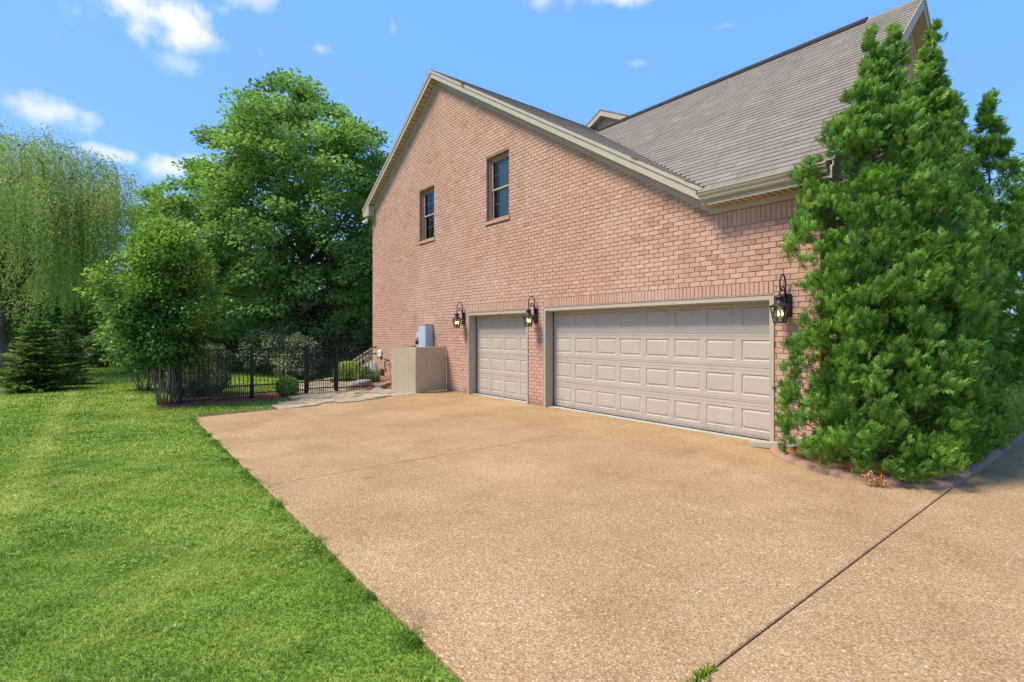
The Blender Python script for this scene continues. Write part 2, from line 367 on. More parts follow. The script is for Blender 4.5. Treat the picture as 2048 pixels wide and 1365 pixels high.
slab([(-5.985, YL), (-1.365, YL), (-1.365, YD), (-5.985, YD)])
slab([(-1.354, -9), (8, -9), (8, 34), (-1.354, 34)])

# ------------------------------------------------------------------ house
house = thing('brick_house', 'salmon brick house side with two garage doors and a steep gable', 'house', (-10, 8, 0))
XL, XR = -17.87, -2.86                          # wall ends
AX, AZ, SL = -13.12, 9.293, .6175               # gable apex and slope
def roofline(x): return AZ - SL * abs(x - AX)
GX = -4.44                                      # where the gable rake meets the gutter
WIN = [(-14.28, -13.38, 4.49, 6.03), (-10.70, -9.78, 4.50, 6.10)]
DOORS = [(-11.56, -9.05, 2.19), (-8.50, -3.49, 2.21)]
EAVE_T = 3.62
# mortar backing in vertical strips
cuts = sorted(set([XL, AX, GX, XR] + [c for wi in WIN for c in wi[:2]] + [c for d in DOORS for c in d[:2]]))
mb = MB(); y0, y1 = WY + .009, WY + .30; G_ = .012
def top_at(x): return roofline(x) - .14 if x <= GX + 1e-6 else EAVE_T
for a, b in zip(cuts[:-1], cuts[1:]):
    m = (a + b) / 2; za, zb = (top_at(a), top_at(b)) if b <= GX else (EAVE_T, EAVE_T)
    holes = [(-.5, -.45)]
    for wi in WIN:
        if wi[0] < m < wi[1]: holes.append((wi[2] - .10, wi[3] + G_))
    for d in DOORS:
        if d[0] < m < d[1]: holes.append((-.4, d[2] + G_))
    holes.sort(); z = -.45
    for i, (h0, h1) in enumerate(holes):
        z = h1; nz_ = holes[i + 1][0] if i + 1 < len(holes) else None
        if nz_ is None: tA, tB = za, zb
        else: tA = tB = nz_
        if tA - z > .001: mb.hexa([(a, y0, z), (b, y0, z), (b, y1, z), (a, y1, z), (a, y0, tA), (b, y0, tB), (b, y1, tB), (a, y1, tA)])
# side walls of the house (right end and left side)
YB = 15.4
wall = mb.build('wall', 'mortar', house)
RY, RZ = 11.5, 7.69                             # main ridge
mb = MB()
mb.add([(XR - .012, WY + .31, -.4), (XR - .012, YB, -.4), (XR - .012, YB, 3.7), (XR - .012, RY, RZ - .14), (XR - .012, WY + .31, 3.7)], [(0, 1, 2, 3, 4)])
mb.add([(XL + .012, WY + .31, -.6), (XL + .012, 20, -.6), (XL + .012, 20, 6.2), (XL + .012, WY + .31, 6.2)], [(0, 3, 2, 1)])
mb.add([(XL + .02, 20, -.6), (XR, 20, -.6), (XR, 20, 3.7), (AX, 20, 9.1), (XL + .02, 20, 6.2)], [(0, 1, 2, 3, 4)])
side_wall = mb.build('side_wall', 'mortar', house)

# bricks
CH, BL, MO = .0815, .203, .009
def brick_mesh(L, H, tone, r):
    """front at y=0, 90 mm deep, softened uneven front edges"""
    e = .004; j = lambda k=.0022: r.uniform(-k, k)
    b = MB()
    o = [(-L / 2 + j(), .005, -H / 2 + j()), (L / 2 + j(), .005, -H / 2 + j()), (L / 2 + j(), .005, H / 2 + j()), (-L / 2 + j(), .005, H / 2 + j())]
    f = [(x + (e if x < 0 else -e), j(.0015), z + (e if z < 0 else -e)) for x, _, z in o]
    k = [(x, .09, z) for x, _, z in o]
    return b.add(f + o + k, [(0, 1, 2, 3), (4, 5, 1, 0), (5, 6, 2, 1), (6, 7, 3, 2), (7, 4, 0, 3), (8, 9, 5, 4), (9, 10, 6, 5), (10, 11, 7, 6), (11, 8, 4, 7)], tone)
br = random.Random(11)
bricks = []                                     # (cx, cz, L, H) on the front face
def subtract(iv, a, b):
    out = []
    for p, q in iv:
        if b <= p or a >= q: out.append((p, q)); continue
        if a - p > .03: out.append((p, a))
        if q - b > .03: out.append((b, q))
    return out
SOLD = [(DOORS[0][0], DOORS[0][1], 2.205, 2.408, 0.), (DOORS[1][0] - .0, DOORS[1][1] + .0, 2.222, 2.408, .10), (GX + .02, XR, 3.3045, 3.55, 0.)]
row = 0; z = -.20
while z < 9.1:
    zc = z + CH / 2
    if zc > AZ - .3: break
    dx = (AZ - .23 - zc) / SL
    iv = [(max(XL, AX - dx), min(XR, AX + dx) if zc > 3.55 else XR)]
    if zc > 3.55: iv = [(iv[0][0], min(iv[0][1], GX + .05))]
    for wi in WIN:
        if wi[2] - .10 < zc + CH * .45 and zc - CH * .45 < wi[3]: iv = subtract(iv, wi[0] - (.06 if zc < wi[2] else 0), wi[1] + (.06 if zc < wi[2] else 0))
    for d in DOORS:
        if zc - CH * .3 < d[2]: iv = subtract(iv, d[0], d[1])
    for s in SOLD:
        if s[2] < zc + CH * .3 and zc - CH * .3 < s[3]: iv = subtract(iv, s[0], s[1])
    off = (row % 2) * BL / 2 + br.uniform(-.006, .006)
    for a, b in iv:
        k = math.floor((a - off) / BL)
        while k * BL + off < b:
            p = max(a, k * BL + off); q = min(b, k * BL + off + BL); k += 1
            L = q - p - MO
            if L < .03: continue
            bricks.append(((p + q) / 2, zc, L, CH - MO, 0))
    z += CH; row += 1
for a, b, z0, z1, flare in SOLD:                # soldier courses
    n = int((b - a) / .0715); st = (b - a) / n
    for i in range(n): bricks.append((a + (i + .5) * st, (z0 + z1) / 2, st - MO, z1 - z0 - MO, 1))
def vis_size(bk):
    px, py, Z = proj((bk[0], WY, bk[1]))
    if px > 1572 or py < 0 or bk[1] < .02: return 0
    return bk[2] * bk[3] / Z ** 2 * abs(VIEW[1] + .3)
order = sorted(range(len(bricks)), key=lambda i: -vis_size(bricks[i]))
big = set(order[:296])
joined = MB(); cache = {}
def btone(): return min(1, max(0, br.gauss(.5, .15)))
for i, (cx_, cz_, L, H, s) in enumerate(bricks):
    if i in big:
        key = (round(L, 2), round(H, 2), br.randrange(9))
        if key not in cache:
            cache[key] = brick_mesh(key[0] if abs(key[0] - L) < .006 else L, H, btone(), br).mesh('brick'); cache[key].materials.append(M['brick'])
        o = bpy.data.objects.new('brick', cache[key]); COL.objects.link(o); o.parent = wall; o.matrix_parent_inverse = Matrix.Translation((0, 0, 0))
        o.location = (cx_, WY + br.uniform(-.0025, .0025), cz_)
    else:
        t_ = brick_mesh(L, H, btone(), br); dy = br.uniform(-.0025, .0025)
        joined.add([(x + cx_, y + WY + dy, z_ + cz_) for x, y, z_ in t_.v], t_.f, t_.t[0])
tag(joined.build('bricks', 'brick', wall), kind='stuff')
# bricks on the end wall (mostly behind the arborvitae)
jb = MB(); z = -.20; row = 0
while z < 7.2:
    zc = z + CH / 2
    ymax = YB if zc < 3.6 else RY + (RZ - .2 - zc) / .98
    ymin = WY + .10 if zc < 3.6 else RY - (RZ - .2 - zc) / .914
    y = max(ymin, WY + .10) + (row % 2) * BL / 2
    while y < min(ymax, 13.5):
        t_ = brick_mesh(BL - MO, CH - MO, btone(), br)
        jb.add([(XR - yy, y + xx, z_ + zc) for xx, yy, z_ in t_.v], t_.f, t_.t[0]); y += BL
    z += CH; row += 1
tag(jb.build('bricks', 'brick', side_wall), kind='stuff')

# windows: frame, two sashes with grilles, glass, brick sill
for wi, (x0, x1, z0, z1) in enumerate(WIN):
    wd = MB(); yf = WY + .085
    t_ = .05
    wd.box(x0, x0 + t_, yf, yf + .1, z0, z1).box(x1 - t_, x1, yf, yf + .1, z0, z1).box(x0 + t_, x1 - t_, yf, yf + .1, z1 - t_, z1).box(x0 + t_, x1 - t_, yf - .01, yf + .1, z0, z0 + .035)
    wd.box(x0 + t_, x0 + t_ + .02, yf + .025, yf + .1, z0 + .035, z1 - t_).box(x1 - t_ - .02, x1 - t_, yf + .025, yf + .1, z0 + .035, z1 - t_)
    window = wd.build('window', 'window_trim', house)
    xa, xb = x0 + t_ + .02, x1 - t_ - .02; zm = (z0 + z1) / 2
    for (a, b, yy) in ((zm - .02, z1 - t_, yf + .045), (z0 + .035, zm + .02, yf + .07)):
        s = MB(); e = .038
        s.box(xa, xa + e, yy, yy + .03, a, b).box(xb - e, xb, yy, yy + .03, a, b).box(xa + e, xb - e, yy, yy + .03, a, a + e).box(xa + e, xb - e, yy, yy + .03, b - e, b)
        s.build('sash', 'sash_paint', window)
        g = MB(); g.add([(xa + e, yy + .012, a + e), (xb - e, yy + .012, a + e), (xb - e, yy + .012, b - e), (xa + e, yy + .012, b - e)], [(0, 1, 2, 3)])
        g.build('pane', 'window_glass', window)
        m_ = MB(); W_ = xb - xa - 2 * e
        for k in (1, 2): m_.box(xa + e + W_ * k / 3 - .008, xa + e + W_ * k / 3 + .008, yy + .016, yy + .023, a + e, b - e)
        m_.box(xa + e, xb - e, yy + .0165, yy + .0225, (a + b) / 2 - .008, (a + b) / 2 + .008); m_.build('muntin', 'muntin_white', window)
    # curtain and dark room behind the glass
    c = MB(); n = 40
    cx0, cx1 = (xa + .12, xb) if wi else (xa + .30, xb)
    vs = []
    for i in range(n + 1):
        x = cx0 + (cx1 - cx0) * i / n; vs += [(x, yf + .2 + .025 * math.sin(i * 1.3), z0), (x, yf + .2 + .025 * math.sin(i * 1.3), z1)]
    c.add(vs, [(2 * i, 2 * i + 2, 2 * i + 3, 2 * i + 1) for i in range(n)]); c.build('curtain', 'curtain_cloth', window)
    MB().add([(x0 - .3, yf + .9, z0 - .3), (x1 + .3, yf + .9, z0 - .3), (x1 + .3, yf + .9, z1 + .3), (x0 - .3, yf + .9, z1 + .3), (x0 - .3, WY + .302, z0 - .3), (x1 + .3, WY + .302, z0 - .3), (x1 + .3, WY + .302, z1 + .3), (x0 - .3, WY + .302, z1 + .3)],
             [(0, 1, 2, 3), (0, 4, 5, 1), (2, 6, 7, 3), (0, 3, 7, 4), (1, 5, 6, 2)]).build('room_back', 'room_dark', window)
    n = 13; st = (x1 - x0 + .10) / n
    sill = MB().box(x0 - .045, x1 + .045, WY - .012, WY + .08, z0 - .092, z0 - .012).build('sill', 'mortar', window)
    for i in range(n):
        q = x0 - .05 + i * st
        m_ = MB(); tn = btone() * .6
        m_.hexa([(q + .004, WY - .030, z0 - .095), (q + st - .004, WY - .030, z0 - .095), (q + st - .004, WY + .085, z0 - .085), (q + .004, WY + .085, z0 - .085),
                 (q + .004, WY - .026, z0 - .022), (q + st - .004, WY - .026, z0 - .022), (q + st - .004, WY + .085, z0 - .002), (q + .004, WY + .085, z0 - .002)], tn)
        b_ = bpy.data.objects.new('brick', m_.mesh('brick')); COL.objects.link(b_); b_.data.materials.append(M['brick']); b_.parent = window if False else window
    sill['label'] = 'sloping brick rowlock sill'

# garage doors
DY = 7.90
def garage_door(x0, x1, z1, ncol, label):
    fr = MB(); e = .055
    fr.box(x0, x0 + e, WY - .012, DY - .03, 0.002, z1).box(x1 - e, x1, WY - .012, DY - .03, 0.002, z1).box(x0 + e, x1 - e, WY - .012, DY - .03, z1 - .075, z1)
    fr.box(x0 - .012, x0, WY - .02, WY + .02, 0.002, z1 + .012).box(x1, x1 + .012, WY - .02, WY + .02, 0.002, z1 + .012).box(x0, x1, WY - .022, WY + .01, z1 + .0005, z1 + .012)
    fr.box(x0 + e, x1 - e, WY + .03, WY + .055, z1 - .10, z1 - .0755)
    frame = fr.build('door_frame', 'trim_paint', house); frame['label'] = 'beige trim around the garage opening'
    door = MB().box(x0 + e, x1 - e, DY + .03, DY + .05, .02, z1 + .1).build('garage_door', 'door_paint', house); door['label'] = label
    MB().box(x0 + e, x1 - e, DY - .035, DY + .06, .0, .022).build('weather_seal', 'black_metal', door)
    th = MB().box(x0 + e, x1 - e, WY + .06, DY + .1, .001, .010).build('threshold', 'threshold_concrete', house)
    MB().box(x0, x1, WY - .004, WY + .09, z1 + .0125, z1 + .019).build('lintel', 'lintel_steel', house)
    H = (z1 - .02 - .02) / 4; cw = (x1 - x0 - 2 * e) / ncol
    pm = None
    for r in range(4):
        za = .022 + r * H; zb = za + H - .006
        s = MB(); yy = DY
        pz0, pz1 = za + .105, zb - .105
        mar = .055
        # rails and stiles around the panel openings
        s.box(x0 + e, x1 - e, yy, yy + .03, za, pz0).box(x0 + e, x1 - e, yy, yy + .03, pz1, zb)
        xx = x0 + e
        for cidx in range(ncol + 1):
            a = x0 + e if cidx == 0 else x0 + e + cidx * cw - mar
            b = x1 - e if cidx == ncol else x0 + e + cidx * cw + mar
            s.box(a, b, yy, yy + .03, pz0, pz1)
        # the two pressed ribs above and below the panels
        s.box(x0 + e, x1 - e, yy - .003, yy, za + .035, za + .045).box(x0 + e, x1 - e, yy - .003, yy, zb - .045, zb - .035)
        sec = s.build('door_section', 'door_paint', door)
        for cidx in range(ncol):
            a, b = x0 + e + cidx * cw + mar, x0 + e + (cidx + 1) * cw - mar
            if pm is None:
                w2, h2 = (b - a) / 2, (pz1 - pz0) / 2; p = MB(); vs = []
                for ins, dep in ((0, 0), (.012, .012), (.020, .012), (.050, .001), (w2 * 0 + .052, .001)):
                    vs += [(-w2 + ins, dep, -h2 + ins), (w2 - ins, dep, -h2 + ins), (w2 - ins, dep, h2 - ins), (-w2 + ins, dep, h2 - ins)]
                fs = [(k * 4 + i, k * 4 + (i + 1) % 4, k * 4 + 4 + (i + 1) % 4, k * 4 + 4 + i) for k in range(4) for i in range(4)] + [(16, 17, 18, 19)]
                p.add(vs, fs); pm = p.mesh('panel'); pm.materials.append(M['door_paint'])
            o = bpy.data.objects.new('panel', pm); COL.objects.link(o); o.parent = door; o.location = ((a + b) / 2, yy, (pz0 + pz1) / 2)
    return door
garage_door(*DOORS[0], 4, 'single beige panelled garage door')
garage_door(*DOORS[1], 8, 'wide double beige panelled garage door')
MB().add([(-12, 8.3, -.1), (XR - .2, 8.3, -.1), (XR - .2, 8.3, 2.6), (-12, 8.3, 2.6)], [(0, 1, 2, 3)]).build('garage_back', 'room_dark', house)

# ---- roofs
OY = WY - .25                                   # face of the gable rake
EY, EZ = 7.32, 3.87                             # main eave edge
PM = (RZ - EZ) / (RY - EY)
XE = -2.60                                      # right rake of the main roof
def xvalley(z): return AX + (AZ - z) / SL
rb = MB()
th = .05
# gable wing: right and left slope slabs
xr_ = -4.30; xl_ = -18.20
def zr(x): return roofline(x)
rb.hexa([(AX, OY, zr(AX) - th), (xr_, OY, zr(xr_) - th), (xr_, 20.2, zr(xr_) - th), (AX, 20.2, zr(AX) - th), (AX, OY, zr(AX) - .012), (xr_, OY, zr(xr_) - .012), (xr_, 20.2, zr(xr_) - .012), (AX, 20.2, zr(AX) - .012)])
rb.hexa([(xl_, OY, zr(xl_) - th), (AX, OY, zr(AX) - th), (AX, 20.2, zr(AX) - th), (xl_, 20.2, zr(xl_) - th), (xl_, OY, zr(xl_) - .012), (AX, OY, zr(AX) - .012), (AX, 20.2, zr(AX) - .012), (xl_, 20.2, zr(xl_) - .012)])
# main roof: front slope polygon and back slope
def mz(y): return EZ + PM * (y - EY)
xv0, xv1 = xvalley(EZ) - .15, xvalley(RZ) - .15
rb.add([(xv0, EY, EZ - .012), (XE, EY, EZ - .012), (XE, RY, RZ - .012), (xv1, RY, RZ - .012), (xv0, EY, EZ - th), (XE, EY, EZ - th), (XE, RY, RZ - th), (xv1, RY, RZ - th)],
       [(0, 1, 2, 3), (7, 6, 5, 4), (0, 4, 5, 1), (1, 5, 6, 2)])
rb.add([(xv1, RY, RZ - .012), (XE, RY, RZ - .012), (XE, 16.0, RZ - .012 - PM * 4.5), (xv1, 16.0, RZ - .012 - PM * 4.5)], [(0, 1, 2, 3)])
roof = rb.build('roof', 'roof_dark', house)
# shingles of the main roof
sr = random.Random(5); sh = []; EXP = .1405; slen = math.hypot(RY - EY, RZ - EZ); ex, ez_ = (RY - EY) / slen, (RZ - EZ) / slen
def shingle_mesh(Wd, Ln, tone, skew, a=.013):
    """local: x along eave, y up the slope, z normal; lower edge proud"""
    return MB().add([(-Wd / 2, 0, .001), (Wd / 2, 0, .001), (Wd / 2 + skew, Ln, -.008), (-Wd / 2 + skew, Ln, -.008), (-Wd / 2, 0, a), (Wd / 2, 0, a), (Wd / 2 + skew, Ln, .002), (-Wd / 2 + skew, Ln, .002)],
                    [(0, 1, 5, 4), (4, 5, 6, 7), (1, 2, 6, 5), (3, 0, 4, 7)], tone)
nrow = int(slen / EXP)
for r in range(nrow):
    s0 = r * EXP; zc = EZ + s0 * ez_; yc = EY + s0 * ex
    xa = xvalley(zc + .05) - .02; x = xa - sr.uniform(0, .3)
    while x < XE:
        Wd = sr.choice((.17, .24, .30, .33, .40)) + sr.uniform(-.02, .02)
        a, b = max(x, xa), min(x + Wd, XE + .02)
        if b - a > .04: sh.append((a, b, yc, zc, s0))
        x += Wd
def sh_vis(s):
    px, py, Z = proj(((s[0] + s[1]) / 2, s[2], s[3]))
    if px > 1660 - (py - 0) * .12 and not (py < 60 and px < 1800): return 0
    if py < 0: return 0
    return (s[1] - s[0]) / Z ** 2
od = sorted(range(len(sh)), key=lambda i: -sh_vis(sh[i])); bigs = set(od[:296])
ang = math.atan2(ez_, ex); Rm = Matrix.Rotation(ang, 4, 'X')
jn = MB(); cache = {}
def stone_tone(): return min(1, max(0, sr.gauss(.5, .15)))
for i, (a, b, yc, zc, s0) in enumerate(sh):
    Wd = b - a - .003
    if i in bigs:
        key = (round(Wd, 2), sr.randrange(6))
        if key not in cache: cache[key] = shingle_mesh(key[0], EXP + .03, stone_tone(), 0).mesh('shingle'); cache[key].materials.append(M['shingle'])
        o = bpy.data.objects.new('shingle', cache[key]); COL.objects.link(o); o.parent = roof
        o.location = ((a + b) / 2, yc, zc + sr.uniform(0, .002)); o.rotation_euler = (ang, sr.uniform(-.004, .004), 0)
    else:
        t_ = shingle_mesh(Wd, EXP + .03, stone_tone(), 0); Mx = Matrix.Translation(((a + b) / 2, yc, zc)) @ Rm
        jn.add([Mx @ Vector(v) for v in t_.v], t_.f, t_.t[0])
# shingles of the gable wing's right slope (seen at a grazing angle)
gl_ = math.hypot(1, SL); ang2 = math.atan2(SL, 1)
for r in range(int(8.8 * gl_ / EXP)):
    s0 = r * EXP / gl_; x = -4.30 - s0; zc = zr(x); y = OY - sr.uniform(0, .3)
    ymax_ = 14.5 if zc > RZ else EY + (zc - EZ) / PM + .2
    while y < ymax_:
        Wd = sr.uniform(.2, .4); a, b = max(OY - .02, y), y + Wd; y += Wd
        t_ = shingle_mesh(b - a - .003, EXP + .03, stone_tone(), 0, .006)
        Mx = Matrix.Translation((x, (a + b) / 2, zc)) @ Matrix.Rotation(math.pi / 2, 4, 'Z') @ Matrix.Rotation(ang2, 4, 'X')
        jn.add([Mx @ Vector(v) for v in t_.v], t_.f, t_.t[0])
for r in range(int(5.1 * gl_ / EXP)):             # left slope, edge row only
    s0 = r * EXP / gl_; x = -18.22 + s0; zc = zr(x)
    t_ = shingle_mesh(.6, EXP + .03, stone_tone(), 0)
    Mx = Matrix.Translation((x, OY + .28, zc)) @ Matrix.Rotation(-math.pi / 2, 4, 'Z') @ Matrix.Rotation(ang2, 4, 'X'); jn.add([Mx @ Vector(v) for v in t_.v], t_.f, t_.t[0])
tag(jn.build('shingles', 'shingle', roof), kind='stuff')
xs0 = xvalley(RZ) + .25
MB().hexa([(xs0, RY - .16, RZ - .115), (-3.47, RY - .16, RZ - .115), (-3.47, RY + .1, RZ - .05), (xs0, RY + .1, RZ - .05), (xs0, RY - .16, RZ - .065), (-3.47, RY - .16, RZ - .065), (-3.47, RY, RZ + .055), (xs0, RY, RZ + .055)]).build('ridge_vent', 'roof_dark', roof)
x = -3.47
while x < XE - .02:
    MB().add([(x, RY - .15, RZ - .12), (x + .16, RY - .15, RZ - .135), (x + .16, RY, RZ + .002), (x, RY, RZ + .016), (x + .16, RY + .15, RZ - .135), (x, RY + .15, RZ - .12)], [(0, 1, 2, 3), (3, 2, 4, 5)], stone_tone()).build('ridge_cap', 'shingle', roof); x += .145
cap = MB(); y = OY
for i in range(30):
    cap.add([(AX - .15, y, AZ - .085), (AX, y, AZ + .014), (AX + .15, y, AZ - .085), (AX - .15, y + .17, AZ - .095), (AX, y + .17, AZ + .004), (AX + .15, y + .17, AZ - .095)], [(0, 1, 4, 3), (1, 2, 5, 4)], stone_tone()); y += .145
cap.build('ridge_cap', 'shingle', roof)

# rake boards, frieze boards and soffit of the gable
def sloped(mb_, xa, xb, top, bot, ya, yb):
    za, zb = zr(xa), zr(xb)
    return mb_.hexa([(xa, ya, za - bot), (xb, ya, zb - bot), (xb, yb, zb - bot), (xa, yb, za - bot), (xa, ya, za - top), (xb, ya, zb - top), (xb, yb, zb - top), (xa, yb, za - top)])
for xa, xb in ((-18.18, AX), (AX, -4.46)):
    r_ = MB(); sloped(r_, xa, xb, .052, .225, OY + .004, OY + .03); sloped(r_, xa, xb, .014, .085, OY - .018, OY + .003); r_.build('rake_board', 'trim_paint', house)
    s_ = MB(); 
    sloped(s_, xa, xb, .19, .20, OY + .031, WY - .023); s_.build('soffit', 'soffit_paint', house)
    f_ = MB(); a_, b_ = (max(xa, XL - .02), min(xb, GX)); sloped(f_, a_, b_, .195, .37, WY - .022, WY + .011)
    f_.build('frieze_board', 'trim_paint', house)
n_ = 34                                          # soffit grooves on the left rake
sg = MB()
for i in range(1, n_):
    xg = -18.1 + (AX + 18.1) * i / n_
    sg.hexa([(xg, OY + .04, zr(xg) - .204), (xg + .012, OY + .04, zr(xg + .012) - .204), (xg + .012, WY - .03, zr(xg + .012) - .204), (xg, WY - .03, zr(xg) - .204)] + [(xg, OY + .04, zr(xg) - .2), (xg + .012, OY + .04, zr(xg + .012) - .2), (xg + .012, WY - .03, zr(xg + .012) - .2), (xg, WY - .03, zr(xg) - .2)])
sg.build('soffit_groove', 'roof_dark', house)
# boxed eave return at the left corner
zL = zr(-18.15)
MB().hexa([(-18.16, OY + .008, zL - .30), (XL + .22, OY + .008, zL - .30), (XL + .22, WY - .026, zL - .30), (-18.16, WY - .026, zL - .30), (-18.16, OY + .008, zL - .18), (XL + .22, OY + .008, zL + .05), (XL + .22, WY - .026, zL + .05), (-18.16, WY - .026, zL - .18)]).build('eave_return', 'trim_paint', house)
MB().box(XL - .02, XL + .10, WY - .03, WY + .05, zL - .42, zL - .18).build('corner_block', 'trim_paint', house)
MB().box(-18.30, XL - .002, WY - .02, 20, zL - .32, zL - .20).build('soffit', 'soffit_paint', house)
gt = MB(); gt.hexa([(-18.28, OY + .1, zL - .20), (-18.18, OY + .1, zL - .20), (-18.18, 20, zL - .20), (-18.28, 20, zL - .20), (-18.33, OY + .1, zL - .06), (-18.18, OY + .1, zL - .06), (-18.18, 20, zL - .06), (-18.33, 20, zL - .06)]); gt.build('gutter', 'gutter_paint', house)
# eave of the main roof: gutter, fascia, soffit, frieze with bead
gp = [(7.36, 3.72), (7.30, 3.72), (7.285, 3.745), (7.285, 3.765), (7.255, 3.80), (7.245, 3.835), (7.235, 3.838), (7.235, 3.855), (7.248, 3.857)]
g_ = MB(); n = len(gp)
for xx in (-4.47, XE - .05): g_.v += [(xx, a, b) for a, b in gp]
g_.f += [(i, i + 1, n + i + 1, n + i) for i in range(n - 1)]; g_.t += [.5] * (n - 1)
g_.add([(-4.468, a, b) for a, b in gp] + [(-4.468, 7.36, 3.855)], [tuple(range(n + 1))]); g_.add([(XE - .052, a, b) for a, b in gp] + [(XE - .052, 7.36, 3.855)], [tuple(range(n, -1, -1))])
g_.box(-4.468, XE - .052, 7.361, 7.372, 3.66, 3.855)
gut = g_.build('gutter', 'gutter_paint', house); gut['label'] = 'beige gutter over the double garage door'
MB().box(-4.36, XE - .05, 7.34, WY - .06, 3.640, 3.657).build('soffit', 'soffit_paint', house)
sg = MB(); x = -4.3
while x < XE - .1: sg.box(x, x + .012, 7.36, WY - .065, 3.636, 3.6398); x += .105
sg.build('soffit_groove', 'roof_dark', house)
MB().box(-4.36, XE - .06, 7.345, 7.36, 3.655, 3.70).build('fascia', 'trim_paint', house)
f_ = MB(); f_.box(GX - .025, XR, WY - .055, WY + .011, 3.55, 3.76); f_.box(GX + .10, XR, WY - .075, WY - .0555, 3.62, 3.64); f_.build('frieze_board', 'trim_paint', house)
f_ = MB(); f_.hexa([(GX - .03, OY + .012, 3.66), (GX + .04, OY + .012, 3.66), (GX + .04, WY - .056, 3.66), (GX - .03, WY - .056, 3.66), (GX - .03, OY + .012, 3.90), (GX + .04, OY + .012, 3.86), (GX + .04, WY - .056, 3.86), (GX - .03, WY - .056, 3.90)]); f_.build('eave_return', 'trim_paint', house)
# right-hand rake of the main roof
for yA, zA, yB, zB in ((EY, EZ, RY, RZ), (RY, RZ, 15.9, RZ - PM * 4.4)):
    b_ = MB()
    def rk(x0, x1, top, bot): b_.hexa([(x0, yA, zA - bot), (x1, yA, zA - bot), (x1, yB, zB - bot), (x0, yB, zB - bot), (x0, yA, zA - top), (x1, yA, zA - top), (x1, yB, zB - top), (x0, yB, zB - top)])
    rk(XE - .03, XE - .004, .02, .22); rk(XE - .003, XE + .015, -.012, .07); b_.build('rake_board', 'trim_paint', house)
    b_ = MB(); rk(XR + .002, XE - .031, .195, .21); b_.build('soffit', 'soffit_paint', house)
    b_ = MB(); rk(XR - .011, XR + .02, .22, .42); b_.build('frieze_board', 'trim_paint', house)
# small gable dormer beyond the ridge
dX, dY, dZ, dw, ds = -12.06, 13.5, 9.42, 1.15, .50
d_ = MB().add([(dX - dw + .12, dY + .25, 7.6), (dX + dw - .12, dY + .25, 7.6), (dX + dw - .12, dY + .25, dZ - (dw - .12) * ds - .06), (dX, dY + .25, dZ - .06), (dX - dw + .12, dY + .25, dZ - (dw - .12) * ds - .06)], [(0, 1, 2, 3, 4)])
dorm = d_.build('dormer', 'trim_paint', house)
for s in (-1, 1):
    a = (dX, dZ); b = (dX + s * dw, dZ - dw * ds)
    def pl(y0_, y1_, top, bot): return [(a[0], y0_, a[1] - bot), (b[0], y0_, b[1] - bot), (b[0], y1_, b[1] - bot), (a[0], y1_, a[1] - bot), (a[0], y0_, a[1] - top), (b[0], y0_, b[1] - top), (b[0], y1_, b[1] - top), (a[0], y1_, a[1] - top)]
    MB().hexa(pl(dY - .01, dY + 4, -.02, .03)).build('dormer_roof', 'shingle', dorm); MB().hexa(pl(dY, dY + .03, .031, .20)).build('rake_board', 'trim_paint', dorm); MB().hexa(pl(dY + .031, dY + .25, .17, .19)).build('soffit', 'soffit_paint', dorm)
# downspout with its crimped outlet by the garage door
ds_ = MB().box(XR + .005, XR + .08, WY + .62, WY + .72, .26, 3.6); dsp = ds_.build('downspout', 'downspout_paint', house)
pts = [(-2.84, 7.66, .26), (-3.22, 7.50, .085), (-3.44, 7.42, .050), (-3.66, 7.35, .040)]
for i in range(3):
    e_ = MB().beam(pts[i], Vector(pts[i + 1]) + (Vector(pts[i + 1]) - Vector(pts[i])) * .05, .115 - .006 * i, .078 - .004 * i); e_.build('outlet_section', 'downspout_paint', dsp)
MB().beam((-3.655, 7.352, .040), (-3.672, 7.346, .039), .09, .055).build('outlet_mouth', 'room_dark', dsp)

